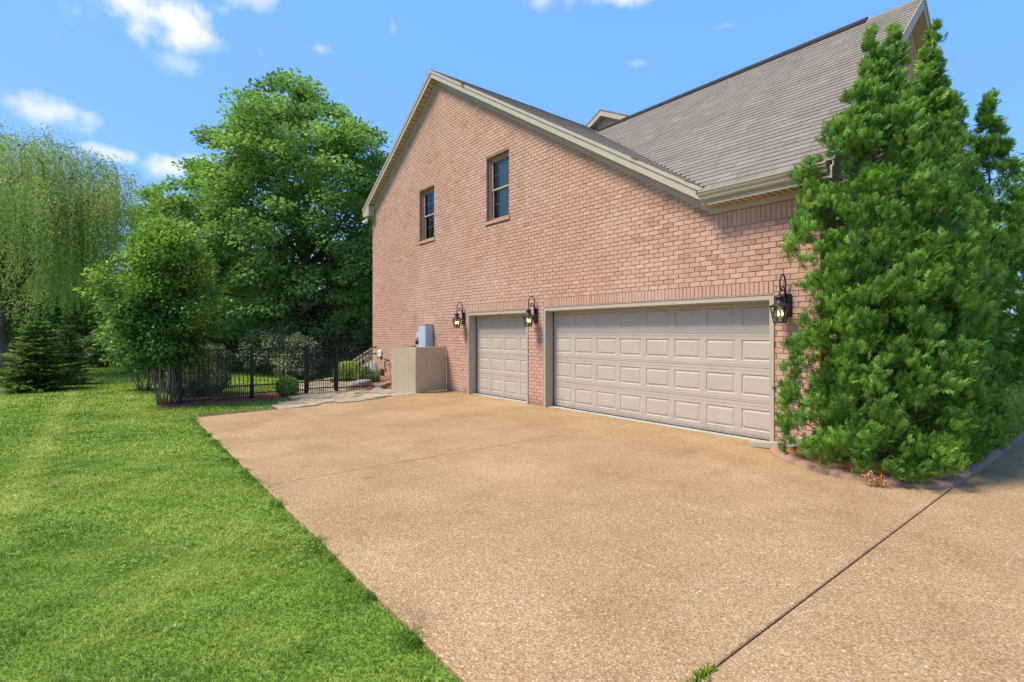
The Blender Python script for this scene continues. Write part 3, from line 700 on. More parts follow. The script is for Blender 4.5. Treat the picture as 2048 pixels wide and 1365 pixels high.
# ------------------------------------------------------------------ wall lanterns
def lantern(loc, label):
    t = thing('wall_lantern', label, 'lantern', loc, 'lanterns beside the garage doors')
    t.scale = (1.14, 1.14, 1.14)
    if lantern.proto:
        for ch in lantern.proto.children:
            c = ch.copy(); COL.objects.link(c); c.parent = t
            for g in ch.children:
                d = g.copy(); COL.objects.link(d); d.parent = c
        return t
    Z = (0, 0, 0); by = -.20
    MB().bevbox(-.062, .062, -.028, 0, -.20, .10, .012).build('back_plate', 'lamp_metal', t, Z)
    arm = MB(); pts = []
    for k in range(7): pts.append((0, -.03 - .012 * k / 6, -.02 + .20 * k / 6))
    for k in range(13):                           # big hook over the top
        a = math.pi * k / 12 * 1.18; pts.append((0, -.118 + .078 * math.cos(a), .20 + .135 * math.sin(a)))
    for k in range(1, 7): pts.append((0, -.190 - .008 * math.sin(k / 6 * 3.14) + .010 * k / 6 - .02 * k / 6, .14 - .06 * k / 6))
    arm.tube(pts, [.012 - .003 * i / len(pts) for i in range(len(pts))], 7)
    pts = [(0, -.045, .05), (0, -.060, .13), (0, -.085, .175), (0, -.118, .19), (0, -.145, .175), (0, -.150, .145), (0, -.132, .128), (0, -.118, .140)]
    arm.tube(pts, [.010, .010, .009, .009, .008, .008, .009, .012], 7); arm.build('scroll_arm', 'lamp_metal', t, Z, True)
    c = (0, by, 0)
    MB().lathe([(.006, .105), (.016, .095), (.020, .082), (.036, .070), (.058, .052), (.060, .040), (.046, .036), (.048, .005), (.062, -.028), (.095, -.048), (.120, -.058), (.122, -.070), (.112, -.074)][::-1], c, 18).build('cap', 'lamp_metal', t, Z, True)
    cage = MB()
    zt, zb, rt, rb_ = -.074, -.255, .105, .070
    for k in range(6):
        a = 2 * math.pi * (k + .5) / 6; a2 = 2 * math.pi * (k + 1.5) / 6
        P = lambda an, f: (rt + (rb_ - rt) * f)
        q = lambda an, f: (P(an, f) * math.cos(an), by + P(an, f) * math.sin(an), zt + (zb - zt) * f)
        cage.tube([q(a, 0), q(a, 1)], .0065, 5)
        m = [q(a + (a2 - a) * i / 4, i / 4) for i in range(5)]; cage.tube(m, .0042, 5)
        m = [q(a2 - (a2 - a) * i / 4, i / 4) for i in range(5)]; cage.tube(m, .0042, 5)
    cage.build('cage', 'lamp_metal', t, Z)
    MB().lathe([(.060, -.272), (.078, -.268), (.078, -.255), (.070, -.250)], c, 18).build('base_ring', 'lamp_metal', t, Z, True)
    gl = MB(); n = 18; b0 = len(gl.v)
    for r, z in ((.066, -.252), (.099, -.078)):
        for k in range(n): gl.v.append((r * math.cos(2 * math.pi * k / n), by + r * math.sin(2 * math.pi * k / n), z))
    gl.f += [(k, (k + 1) % n, n + (k + 1) % n, n + k) for k in range(n)]; gl.t += [.5] * n
    gl.build('glass', 'lamp_glass', t, Z, True)
    for k in range(3):
        a = 2 * math.pi * k / 3 + .5; x, y = .026 * math.cos(a), by + .026 * math.sin(a)
        cn = MB().tube([(x, y, -.252), (x, y, -.185)], .0085, 8).build('candle', 'candle_sleeve', t, Z)
        MB().lathe([(.003, -.186), (.012, -.172), (.014, -.155), (.008, -.130), (.002, -.112)], (x, y, 0), 10).build('bulb', 'flame', cn, Z, True)
    lantern.proto = t; return t
lantern.proto = None
lantern((-3.30, WY - .004, 2.095), 'black lit wall lantern right of the wide garage door, beside the arborvitae')
lantern((-8.76, WY - .004, 2.095), 'black lit wall lantern on the brick pier between the two garage doors')
lantern((-11.75, WY - .004, 2.095), 'black lit wall lantern left of the narrow garage door')

# ------------------------------------------------------------------ wooden screen, meter boxes, small wall fittings
scr = thing('wooden_screen', 'tan board screen standing against the brick wall around the meters', 'screen', (-12.9, 6.9, 0))
pA, pB, pC, pD = Vector((-12.66, 7.63, 0)), Vector((-12.495, 6.585, 0)), Vector((-13.25, 6.24, 0)), Vector((-14.45, 7.62, 0))
q = random.Random(2)
for a, b, n in ((pB, pA, 8), (pC, pB, 7), (pD, pC, 13)):
    d = (b - a) / n; u = d.normalized(); nn = Vector((u.y, -u.x, 0)) * .011
    for i in range(n):
        s0 = a + d * i + u * .002; s1 = a + d * (i + 1) - u * .002; h = 1.262 + q.uniform(-.004, .004); e = u * .022
        z0 = .025 if a is pB else .012
        m = MB(); ring = [s0, s1, s1, s1 - e, s0 + e, s0]; zz_ = [z0, z0, h - .03, h, h, h - .03]
        off = nn * q.uniform(-.12, .12)
        vs = [(p.x - nn.x + off.x, p.y - nn.y + off.y, z_) for p, z_ in zip(ring, zz_)] + [(p.x + nn.x + off.x, p.y + nn.y + off.y, z_) for p, z_ in zip(ring, zz_)]
        m.add(vs, [(0, 1, 2, 3, 4, 5), (11, 10, 9, 8, 7, 6)] + [(i2, i2 + 6, (i2 + 1) % 6 + 6, (i2 + 1) % 6) for i2 in range(6)], q.random()); m.build('board', 'fence_wood', scr)
    inn = Vector((-u.y, u.x, 0)) * .035
    for z_ in (.3, 1.0): MB().beam(a + inn + Vector((0, 0, z_)) + u * .06, b + inn + Vector((0, 0, z_)) - u * .06, .04, .08).build('rail', 'fence_wood', scr)
mt = thing('meter_cabinet', 'tall pale grey metal electrical cabinet above the board screen', 'electrical box', (-13.55, WY, 1.0))
MB().bevbox(-13.86, -13.42, WY - .26, WY - .006, .85, 1.885, .008).build('cabinet', 'utility_grey', mt)
MB().box(-13.875, -13.405, WY - .275, WY - .006, 1.886, 1.905).build('lid', 'utility_grey', mt)
MB().box(-13.84, -13.44, WY - .268, WY - .2605, .9, 1.86).build('cabinet_door', 'utility_grey', mt)
MB().tube([(-13.6, WY - .05, 1.9), (-13.6, WY - .05, 2.02)], .03, 8).build('conduit', 'utility_grey', mt) if False else None
mt = thing('electric_meter', 'small grey meter box with round glass dial left of the cabinet', 'electric meter', (-14.05, WY, 1.0))
MB().bevbox(-14.24, -13.90, WY - .13, WY - .006, .9, 1.665, .008).build('meter_box', 'utility_grey', mt)
o = MB().lathe([(.085, 0), (.085, .03), (.075, .035), (.075, .11), (.05, .125), (.01, .127)], (0, 0, 0), 18).build('dial', 'lamp_metal', mt, None, True)
o.data.transform(Matrix.Translation((-14.03, WY - .13, 1.37)) @ Matrix.Rotation(math.pi / 2, 4, 'X'))
MB().box(-14.20, -14.12, WY - .134, WY - .1305, 1.45, 1.50).build('tag_plate', 'black_metal', mt); MB().box(-14.06, -14.0, WY - .134, WY - .1305, 1.50, 1.53).build('tag_plate', 'lintel_steel', mt)
ob = thing('outdoor_outlet', 'white plastic outlet cover low on the brick wall near its left corner', 'outlet', (-17.14, WY, .9))
MB().bevbox(-17.27, -17.02, WY - .07, WY - .005, .80, 1.035, .02).build('cover', 'white_plastic', ob); MB().box(-17.20, -17.09, WY - .075, WY - .0705, .90, .97).build('label_plate', 'utility_grey', ob)
MB().tube([(-17.06, WY - .03, .8), (-17.06, WY - .03, .74)], .02, 8).build('cord_gland', 'black_metal', ob)
sp = thing('hose_bib', 'dark garden tap on the brick wall just left of the board screen', 'tap', (-16.5, WY, .7))
MB().tube([(-16.45, WY, .70), (-16.45, WY - .10, .70), (-16.47, WY - .15, .66), (-16.47, WY - .16, .60)], [.022, .022, .025, .02], 8).build('spout', 'lamp_metal', sp)
MB().tube([(-16.62, WY - .12, .745), (-16.35, WY - .12, .745)], .014, 6).build('handle', 'lamp_metal', sp)
MB().tube([(-16.47, WY - .16, .60), (-16.42, WY - .17, .45), (-16.36, WY - .14, .30)], .02, 6).build('hose', 'black_metal', sp)
cv = thing('foundation_vent', 'dark square vent opening near the foot of the brick wall', 'vent', (-17.0, WY, .27))
MB().box(-17.18, -16.84, WY - .02, WY - .004, .16, .37).build('vent_frame', 'lintel_steel', cv)
for k in range(4): MB().box(-17.15, -16.87, WY - .03, WY - .021, .18 + k * .045, .20 + k * .045).build('slat', 'room_dark', cv)
fl = thing('flood_light', 'small white flood light under the left eave corner', 'light', (-18.0, WY - .1, 5.8))
MB().lathe([(.05, 0), (.05, .03), (.02, .04)], (-18.02, 7.5, zL - .345), 10).build('mount', 'white_plastic', fl)
for dx_ in (-.07, .07):
    o = MB().tube([(-18.02, 7.5, zL - .34), (-18.02 + dx_, 7.47, zL - .42), (-18.02 + dx_ * 1.6, 7.42, zL - .50)], [.02, .03, .065], 10).build('lamp_head', 'white_plastic', fl)

# ------------------------------------------------------------------ iron fences
def fence_run(parent, a, b, za, zb, full=True, spacing=.0955, post_a=True, post_b=True, gate=False, clip=None, hp=1.25):
    a = Vector((a[0], a[1], 0)); b = Vector((b[0], b[1], 0)); L = (b - a).length; u = (b - a).normalized()
    zat = lambda s: za + (zb - za) * s / L
    ang = math.atan2(u.y, u.x)
    for hh, r_ in ((hp - .02, .030), (hp - .21, .026), (.33, .026), (.13, .026)):
        p = a + Vector((0, 0, za + hh)); q_ = b + Vector((0, 0, zb + hh)); MB().beam(p, q_, .026, r_).build('rail', 'black_metal', parent)
    n = max(2, round(L / spacing)); 
    if full:
        global PK
        if 'PK' not in globals():
            PK = MB().box(-.008, .008, -.008, .008, .02, 1.24).mesh('picket'); PK.materials.append(M['black_metal'])
            globals()['PKS'] = MB().box(-.007, .007, -.007, .007, .02, .36).mesh('picket'); PKS.materials.append(M['black_metal'])
        for i in range(1, n):
            s = L * i / n; p = a + u * s
            o = bpy.data.objects.new('picket', PK); COL.objects.link(o); o.parent = parent; o.location = Vector((p.x, p.y, zat(s))) - wloc(parent); o.rotation_euler.z = ang
        for i in range(n):
            s = L * (i + .5) / n; p = a + u * s
            o = bpy.data.objects.new('picket', PKS); COL.objects.link(o); o.parent = parent; o.location = Vector((p.x, p.y, zat(s))) - wloc(parent); o.rotation_euler.z = ang
    else:
        m = MB()
        for i in range(1, n):
            s = L * i / n; p = a + u * s; m.box(p.x - .009, p.x + .009, p.y - .009, p.y + .009, zat(s) + .02, zat(s) + hp)
        tag(m.build('pickets', 'black_metal', parent), kind='stuff')
def post(parent, x, y, z, w_=.06, h=1.30):
    m = MB().box(x - w_ / 2, x + w_ / 2, y - w_ / 2, y + w_ / 2, z - .1, z + h); m.box(x - w_ / 2 - .008, x + w_ / 2 + .008, y - w_ / 2 - .008, y + w_ / 2 + .008, z + h + .0005, z + h + .02)
    m.build('post', 'black_metal', parent)
FX = -14.13
fe = thing('iron_fence', 'black iron picket fence running across the yard entrance with gate posts', 'fence', (FX, 3, 0))
P0, P1, P2, P3, P4 = (FX, 1.35), (FX, 2.87), (FX, 4.19), (FX, 5.0), (FX, 6.13)
for (x, y), w_, z_ in ((P0, .075, 0), (P1, .065, 0), (P2, .085, 0), (P3, .085, 0)): post(fe, x, y, z_, w_)
fence_run(fe, P0, P1, 0, 0); fence_run(fe, P1, P2, 0, 0); fence_run(fe, P3, P4, 0, 0)
for hh in (1.23, 1.04, .33, .13): MB().box(FX - .022, FX + .022, 6.12, 6.16, hh - .022, hh + .022).build('rail_end', 'black_metal', fe)
ga = thing('iron_gate', 'narrow black iron gate between the two thick posts', 'gate', (FX, 4.6, 0))
ga_a, ga_b = (FX, 4.245), (FX, 4.945)
fence_run(ga, ga_a, ga_b, .02, .02)
for x, y in (ga_a, ga_b): MB().box(x - .016, x + .016, y - .016, y + .016, .08, 1.26).build('stile', 'black_metal', ga)
MB().box(FX + .02, FX + .05, 4.86, 4.93, .72, .86).build('latch', 'black_metal', ga)
sf = thing('iron_fence', 'black iron fence running back from the corner post behind the crape myrtle', 'fence', (-18, 1.35, 0))
fence_run(sf, P0, (-15.9, 1.32), 0, 0, False); post(sf, -15.9, 1.32, 0); fence_run(sf, (-15.9, 1.32), (-31, 1.2), 0, 0, False)
bf = thing('iron_fence', 'distant low black iron fence across the back of the yard', 'fence', (-31, 8, 0))
fence_run(bf, (-31, 1.2), (-30, 15), -.03, -.03, False, .11)
for yy in np.arange(1.2, 15, 1.9): post(bf, float(-31 + (yy - 1.2) / 13.8), float(yy), -.03)
lf = thing('iron_fence', 'black fence at the far left edge half hidden under the willow', 'fence', (-15, -4, 0))
lfa, lfb = (-13.2, -2.95), (-18.4, -4.62)
fence_run(lf, lfa, lfb, -.03, -.03, False, .06, hp=1.35); post(lf, lfa[0], lfa[1], 0, .08, 1.36); post(lf, lfb[0], lfb[1], 0, .08, 1.36)

# ------------------------------------------------------------------ stairs behind the corner
stp = thing('wooden_stairs', 'tan wooden steps with railing behind the corner of the house', 'stairs', (-19.3, 7.8, -.4))
s0, s1 = Vector((-19.55, 7.62, -.40)), Vector((-17.9, 8.75, .75))
sd_ = Vector((s1.y - s0.y, -(s1.x - s0.x), 0)).normalized() * -.9
for off in (Vector((0, 0, 0)), sd_):
    for k, f in enumerate((0, .5, 1)):
        p = s0.lerp(s1, f) + off; MB().box(p.x - .06, p.x + .06, p.y - .06, p.y + .06, -.5, p.z + .98).build('post', 'stair_wood', stp)
    for hh, w_, h_ in ((.98, .14, .04), (.84, .05, .12), (.48, .05, .12), (.12, .05, .14)):
        MB().beam(s0 + off + Vector((0, 0, hh)), s1 + off + Vector((0, 0, hh)), w_, h_).build('rail', 'stair_wood', stp)
    for k in range(1, 12):
        if k == 6: continue
        p = s0.lerp(s1, k / 12) + off; MB().box(p.x - .02, p.x + .02, p.y - .02, p.y + .02, p.z + .10, p.z + .80).build('baluster', 'stair_wood', stp)
for k in range(6):
    p = s0.lerp(s1, (k + .5) / 6); MB().beam(p + Vector((0, 0, -.05)), p + sd_ + Vector((0, 0, -.05)), .30, .04).build('tread', 'stair_wood', stp)
dk = thing('deck_railing', 'tan boarded deck railing end showing past the corner of the brick wall', 'railing', (-18.1, 9.2, 0))
for k in range(3): MB().box(-18.32 + k * .16, -18.17 + k * .16, 9.0, 9.05, .6, 1.58).build('board', 'stair_wood', dk)
MB().box(-18.40, -17.8, 8.94, 9.12, 1.581, 1.62).build('cap_rail', 'stair_wood', dk)

# ------------------------------------------------------------------ flagstones, mulch, rocks, kerb
def clip_poly(poly, px, py, nx, ny):
    out = []
    for i in range(len(poly)):
        a, b = poly[i - 1], poly[i]; da = (a[0] - px) * nx + (a[1] - py) * ny; db = (b[0] - px) * nx + (b[1] - py) * ny
        if (da <= 0) != (db <= 0):
            k = da / (da - db); out.append((a[0] + (b[0] - a[0]) * k, a[1] + (b[1] - a[1]) * k))
        if db <= 0: out.append(b)
    return out
def inside(poly, x, y):
    c = False
    for i in range(len(poly)):
        (x1_, y1_), (x2_, y2_) = poly[i - 1], poly[i]
        if (y1_ > y) != (y2_ > y) and x < (x2_ - x1_) * (y - y1_) / (y2_ - y1_) + x1_: c = not c
    return c
def flagstones(parent, region, cell, seed, zt=.03, gap=.018):
    r = random.Random(seed); xs_ = [p[0] for p in region]; ys_ = [p[1] for p in region]; pts = []
    x = min(xs_)
    while x < max(xs_):
        y = min(ys_)
        while y < max(ys_):
            p = (x + r.uniform(-.4, .4) * cell, y + r.uniform(-.45, .45) * cell * 1.3)
            if inside(region, *p): pts.append(p)
            y += cell * 1.3
        x += cell
    for i, p in enumerate(pts):
        poly = [(p[0] - cell * 1.1, p[1] - cell * 1.3), (p[0] + cell * 1.1, p[1] - cell * 1.3), (p[0] + cell * 1.1, p[1] + cell * 1.3), (p[0] - cell * 1.1, p[1] + cell * 1.3)]
        for j, o in enumerate(pts):
            if j == i: continue
            dx_, dy_ = o[0] - p[0], o[1] - p[1]; d = math.hypot(dx_, dy_)
            if d < cell * 4: poly = clip_poly(poly, p[0] + dx_ / d * (d / 2 - gap / 2), p[1] + dy_ / d * (d / 2 - gap / 2), dx_, dy_)
            if len(poly) < 3: break
        if len(poly) < 3: continue
        # roughen the outline
        rg = []
        for k in range(len(poly)):
            a, b = poly[k], poly[(k + 1) % len(poly)]; rg.append(a); f = r.uniform(.3, .7); rg.append((a[0] + (b[0] - a[0]) * f + r.uniform(-.02, .02), a[1] + (b[1] - a[1]) * f + r.uniform(-.02, .02)))
        cx_ = sum(a for a, b in rg) / len(rg); cy_ = sum(b for a, b in rg) / len(rg); n = len(rg); zz_ = zt + r.uniform(-.012, .012); tl = (r.uniform(-.03, .03), r.uniform(-.03, .03))
        top = [(cx_ + (a - cx_) * .95, cy_ + (b - cy_) * .95, zz_ + tl[0] * (a - cx_) + tl[1] * (b - cy_) + r.uniform(-.004, .004)) for a, b in rg]
        low = [(a, b, zz_ - .015 + tl[0] * (a - cx_) + tl[1] * (b - cy_)) for a, b in rg]; bot = [(a, b, -.06) for a, b in rg]
        m = MB(); m.add(top + low + bot, [tuple(range(n))] + [(n + k, n + (k + 1) % n, (k + 1) % n, k) for k in range(n)] + [(2 * n + k, 2 * n + (k + 1) % n, n + (k + 1) % n, n + k) for k in range(n)], r.random())
        m.build('flagstone', 'flag_stone', parent)
fp = thing('flagstone_path', 'irregular tan flagstone path', None, (-13, 4.5, 0)); fp['kind'] = 'structure'; fp['label'] = 'irregular tan flagstone path between drive and gate'
REG = [(-11.80, 2.95), (-12.05, 3.75), (-12.62, 6.05), (-12.64, 6.5), (-13.2, 6.2), (-13.6, 5.75), (-14.0, 5.0), (-14.0, 4.15), (-13.3, 4.0), (-12.7, 3.5)]
flagstones(fp, REG, .33, 4)
flagstones(fp, [(-14.2, 4.2), (-14.3, 5.0), (-16.2, 6.9), (-18.8, 7.6), (-19.0, 6.8), (-17.5, 5.6), (-16.5, 4.4)], .38, 9, .0)
def patch(name, poly, z_, label, h=.03, chips=0, seed=1, bare=False):
    m = MB(); n = len(poly); m.add([(a, b, z_) for a, b in poly] + [(a, b, -.12) for a, b in poly], [tuple(range(n))] + [(n + k, n + (k + 1) % n, (k + 1) % n, k) for k in range(n)])
    o = tag(m.build(name, 'mulch'), label, kind='structure')
    r = random.Random(seed); c = MB(); xs_ = [p[0] for p in poly]; ys_ = [p[1] for p in poly]; k = 0
    while k < chips:
        x, y = r.uniform(min(xs_), max(xs_)), r.uniform(min(ys_), max(ys_))
        if not inside(poly, x, y): continue
        k += 1; a = r.uniform(0, 6.28); L = r.uniform(.03, .08); w_ = r.uniform(.004, .010); dx_, dy_ = math.cos(a), math.sin(a); z1_ = z_ + r.uniform(.002, h); z2_ = z_ + r.uniform(.002, h)
        c.add([(x - dy_ * w_, y + dx_ * w_, z1_), (x + dy_ * w_, y - dx_ * w_, z1_), (x + dx_ * L + dy_ * w_, y + dy_ * L - dx_ * w_, z2_), (x + dx_ * L - dy_ * w_, y + dy_ * L + dx_ * w_, z2_ + .004)], [(0, 1, 2, 3)], r.random())
    if chips: tag(c.build('chips', 'mulch', o), kind='stuff')
patch('mulch_bed', [(-13.85, .95), (-13.72, 2.0), (-13.65, 3.0), (-13.6, 3.7), (-14.0, 4.12), (-15.1, 4.1), (-15.4, 1.0)], -.012, 'brown pine straw strip along the iron fence', chips=2600)
patch('mulch_bed', [(-13.25, 6.20), (-14.0, 5.1), (-14.9, 5.6), (-16.6, 6.9), (-17.4, 7.66), (-14.45, 7.66)], .0, 'brown pine straw bed between the screen, rocks and gate', chips=2200, seed=3)

def rock(name, label, loc, size, rot, mat, seed, rough=.28):
    r = np.random.default_rng(seed)
    import bmesh
    bm = bmesh.new(); bmesh.ops.create_icosphere(bm, subdivisions=3, radius=1)
    pl_ = [(Vector(r.normal(size=3)).normalized(), r.uniform(.55, .9)) for _ in range(11)]
    for v in bm.verts:
        for n, d in pl_:
            k = v.co.dot(n)
            if k > d: v.co -= n * (k - d)
        v.co += Vector(r.normal(size=3)) * .018
    me = bpy.data.meshes.new(name); bm.to_mesh(me); bm.free(); a = me.attributes.new('tone', 'FLOAT', 'FACE'); a.data.foreach_set('value', r.random(len(me.polygons)).astype(np.float32) * .3 + .35)
    me.transform(Matrix.Rotation(rot[2], 4, 'Z') @ Matrix.Rotation(rot[1], 4, 'Y') @ Matrix.Rotation(rot[0], 4, 'X') @ Matrix.Diagonal((*size, 1)))
    o = link(name, me, mat); o.location = loc; return tag(o, label, 'rock', 'rocks at the foot of the wall')
rock('rock', 'grey angular boulder lying in front of the fence near the house corner', (-14.98, 6.02, .10), (.40, .17, .17), (.2, -.28, .95), 'grey_rock', 3)
rock('rock', 'tall upright grey stone slab against the brick wall', (-16.35, 7.02, .22), (.20, .13, .50), (0, .12, .5), 'grey_rock', 8)
rock('rock', 'flat reddish brown rock next to the board screen', (-14.05, 6.32, .12), (.36, .28, .10), (.1, -.18, .6), 'brown_rock', 12)
rock('rock', 'dark flat rock beneath the reddish one beside the screen', (-14.0, 6.18, .02), (.34, .26, .07), (0, .05, .4), 'grey_rock', 15)
# little plaque on a stake
sg_ = thing('yard_sign', 'small dark plaque with yellow letters on a stake behind the fence', 'sign', (-15.0, 5.9, 0))
ps = Vector((-15.35, 5.35, .22)); ang_ = math.atan2(RIGHT[1], RIGHT[0])
def put(me, mat, name):
    me.transform(Matrix.Translation(ps) @ Matrix.Rotation(ang_, 4, 'Z')); link(name, me, mat, sg_)
put(MB().bevbox(-.11, .11, -.012, .012, -.06, .06, .006).mesh('plaque'), 'black_metal', 'plaque'); put(MB().box(-.012, .012, .012, .024, -.4, .05).mesh('stake'), 'black_metal', 'stake')
fc = bpy.data.curves.new('letters', 'FONT'); fc.body = 'NOA'; fc.size = .10; fc.align_x = 'CENTER'; fc.align_y = 'CENTER'; fc.extrude = .002
fo = bpy.data.objects.new('letters_src', fc); COL.objects.link(fo); dg = bpy.context.evaluated_depsgraph_get(); fm = bpy.data.meshes.new_from_object(fo.evaluated_get(dg)); bpy.data.objects.remove(fo)
fm.transform(Matrix.Translation((0, -.016, 0)) @ Matrix.Rotation(math.pi / 2, 4, 'X')); put(fm, 'gold_letter', 'letters')

# planting bed kerb
kp = [(-3.30, 7.62), (-3.40, 7.45), (-3.36, 7.22), (-3.18, 6.98), (-2.93, 6.78), (-2.68, 6.63), (-2.42, 6.55), (-2.15, 6.54), (-1.90, 6.60), (-1.65, 6.70), (-1.45, 6.84), (-1.345, 7.05), (-1.325, 7.4)] + [(-1.32 + .002 * k, 7.4 + .4 * k) for k in range(1, 40)]
kb = thing('kerb', 'curved terracotta concrete kerb', None, (-2, 8, 0)); kb['kind'] = 'structure'; kb['label'] = 'curved terracotta concrete kerb around the arborvitae bed'
prof = [(0, -.03), (.003, .028), (.018, .046), (.06, .060), (.17, .068), (.195, .05), (.20, -.03)]
# resample the kerb line
res = []; 
for i in range(len(kp) - 1):
    a, b = Vector((*kp[i], 0)), Vector((*kp[i + 1], 0)); k = max(1, round((b - a).length / .1))
    res += [a.lerp(b, j / k) for j in range(k)]
res.append(Vector((*kp[-1], 0)))
fr_ = []
for i, p in enumerate(res):
    d = (res[min(i + 2, len(res) - 1)] - res[max(i - 2, 0)]).normalized(); fr_.append((p, Vector((-d.y, d.x, 0))))
i = 0; r = random.Random(9)
while i < len(res) - 1:
    j = min(len(res) - 1, i + 11); m = MB(); n = len(prof); dz = r.uniform(-.003, .003)
    for k in range(i, j + 1):
        p, nn = fr_[k]
        if k == i: p = p + (res[min(k + 1, len(res) - 1)] - p) * .03
        for u_, z_ in prof: m.v.append((p.x + nn.x * u_, p.y + nn.y * u_, z_ + (dz if z_ > 0 else 0)))
    for k in range(j - i):
        for c in range(n - 1): m.f.append((k * n + c, k * n + c + 1, (k + 1) * n + c + 1, (k + 1) * n + c)); m.t.append(.5)
    m.f.append(tuple(range(n - 1, -1, -1))); m.f.append(tuple((j - i) * n + c for c in range(n))); tn = r.uniform(.3, .6); m.t += [.5, .5]; m.t = [tn] * len(m.f)
    m.build('kerb_segment', 'kerb_concrete', kb, None, True); i = j
patch('mulch_bed', [(-3.25, 7.6), (-3.25, 7.4), (-2.9, 6.95), (-2.4, 6.66), (-1.9, 6.7), (-1.5, 6.95), (-1.44, 7.4), (-1.36, 22), (XR + .02, 22), (XR + .02, 7.6)], .045, 'dark brown mulch bed behind the curved kerb', chips=2500, seed=6)

# ------------------------------------------------------------------ vegetation
def unit(a): return a / np.maximum(1e-6, np.linalg.norm(a, axis=-1, keepdims=True))
def leaf_quads(P, D, N, L, W, tone, fold=.18):
    """one folded diamond leaf per row"""
    D = unit(D); S = unit(np.cross(D, N)); N = np.cross(S, D); L = np.broadcast_to(L, (len(P),))[:, None]; W = np.broadcast_to(W, (len(P),))[:, None]
    v0 = P; v1 = P + D * L * .45 + S * W * .5 + N * W * fold; v2 = P + D * L; v3 = P + D * L * .45 - S * W * .5 + N * W * fold
    return np.stack([v0, v1, v2, v3], 1).reshape(-1, 3), np.arange(len(P) * 4).reshape(-1, 4), np.asarray(tone)
def leaf_obj(name, parts, mat, parent):
    Vs, Fs, Ts, b = [], [], [], 0
    for V, F, T in parts: Vs.append(V); Fs.append(F + b); Ts.append(T); b += len(V)
    return link(name, mesh_np(name, np.concatenate(Vs), np.concatenate(Fs), np.concatenate(Ts)), mat, parent)
def clusters_to_leaves(C, r, per, L, W, g, ctone, center, flat=.55, droop=.35, tvar=.16):
    n = len(C); rr_ = np.broadcast_to(r, (n,)); idx = np.repeat(np.arange(n), per); m = len(idx)
    d = g.normal(size=(m, 3)); d = unit(d) * (g.random((m, 1)) ** .45) * rr_[idx][:, None]; d[:, 2] *= flat
    P = C[idx] + d
    out = unit(P - center) * .8 + unit(d) * .6
    N = unit(out * .5 + np.array([0, 0, .9]) + g.normal(size=(m, 3)) * .45)
    D = unit(out + np.array([0, 0, -droop]) + g.normal(size=(m, 3)) * .55)
    tone = np.clip(ctone[idx] + g.normal(size=m) * tvar, 0, 1)
    s = g.uniform(.7, 1.25, m)
    return leaf_quads(P, D, N, L * s, W * s, tone)
def limb_path(a, b, g, n=6, sag=.12):
    a, b = np.array(a), np.array(b); t_ = np.linspace(0, 1, n)[:, None]; p = a + (b - a) * t_; l = np.linalg.norm(b - a)
    w_ = g.normal(size=(n, 3)) * l * .035; w_[0] = 0; w_[-1] = 0; p += w_; p[:, 2] += np.sin(t_[:, 0] * math.pi) * l * sag; return [tuple(x) for x in p]
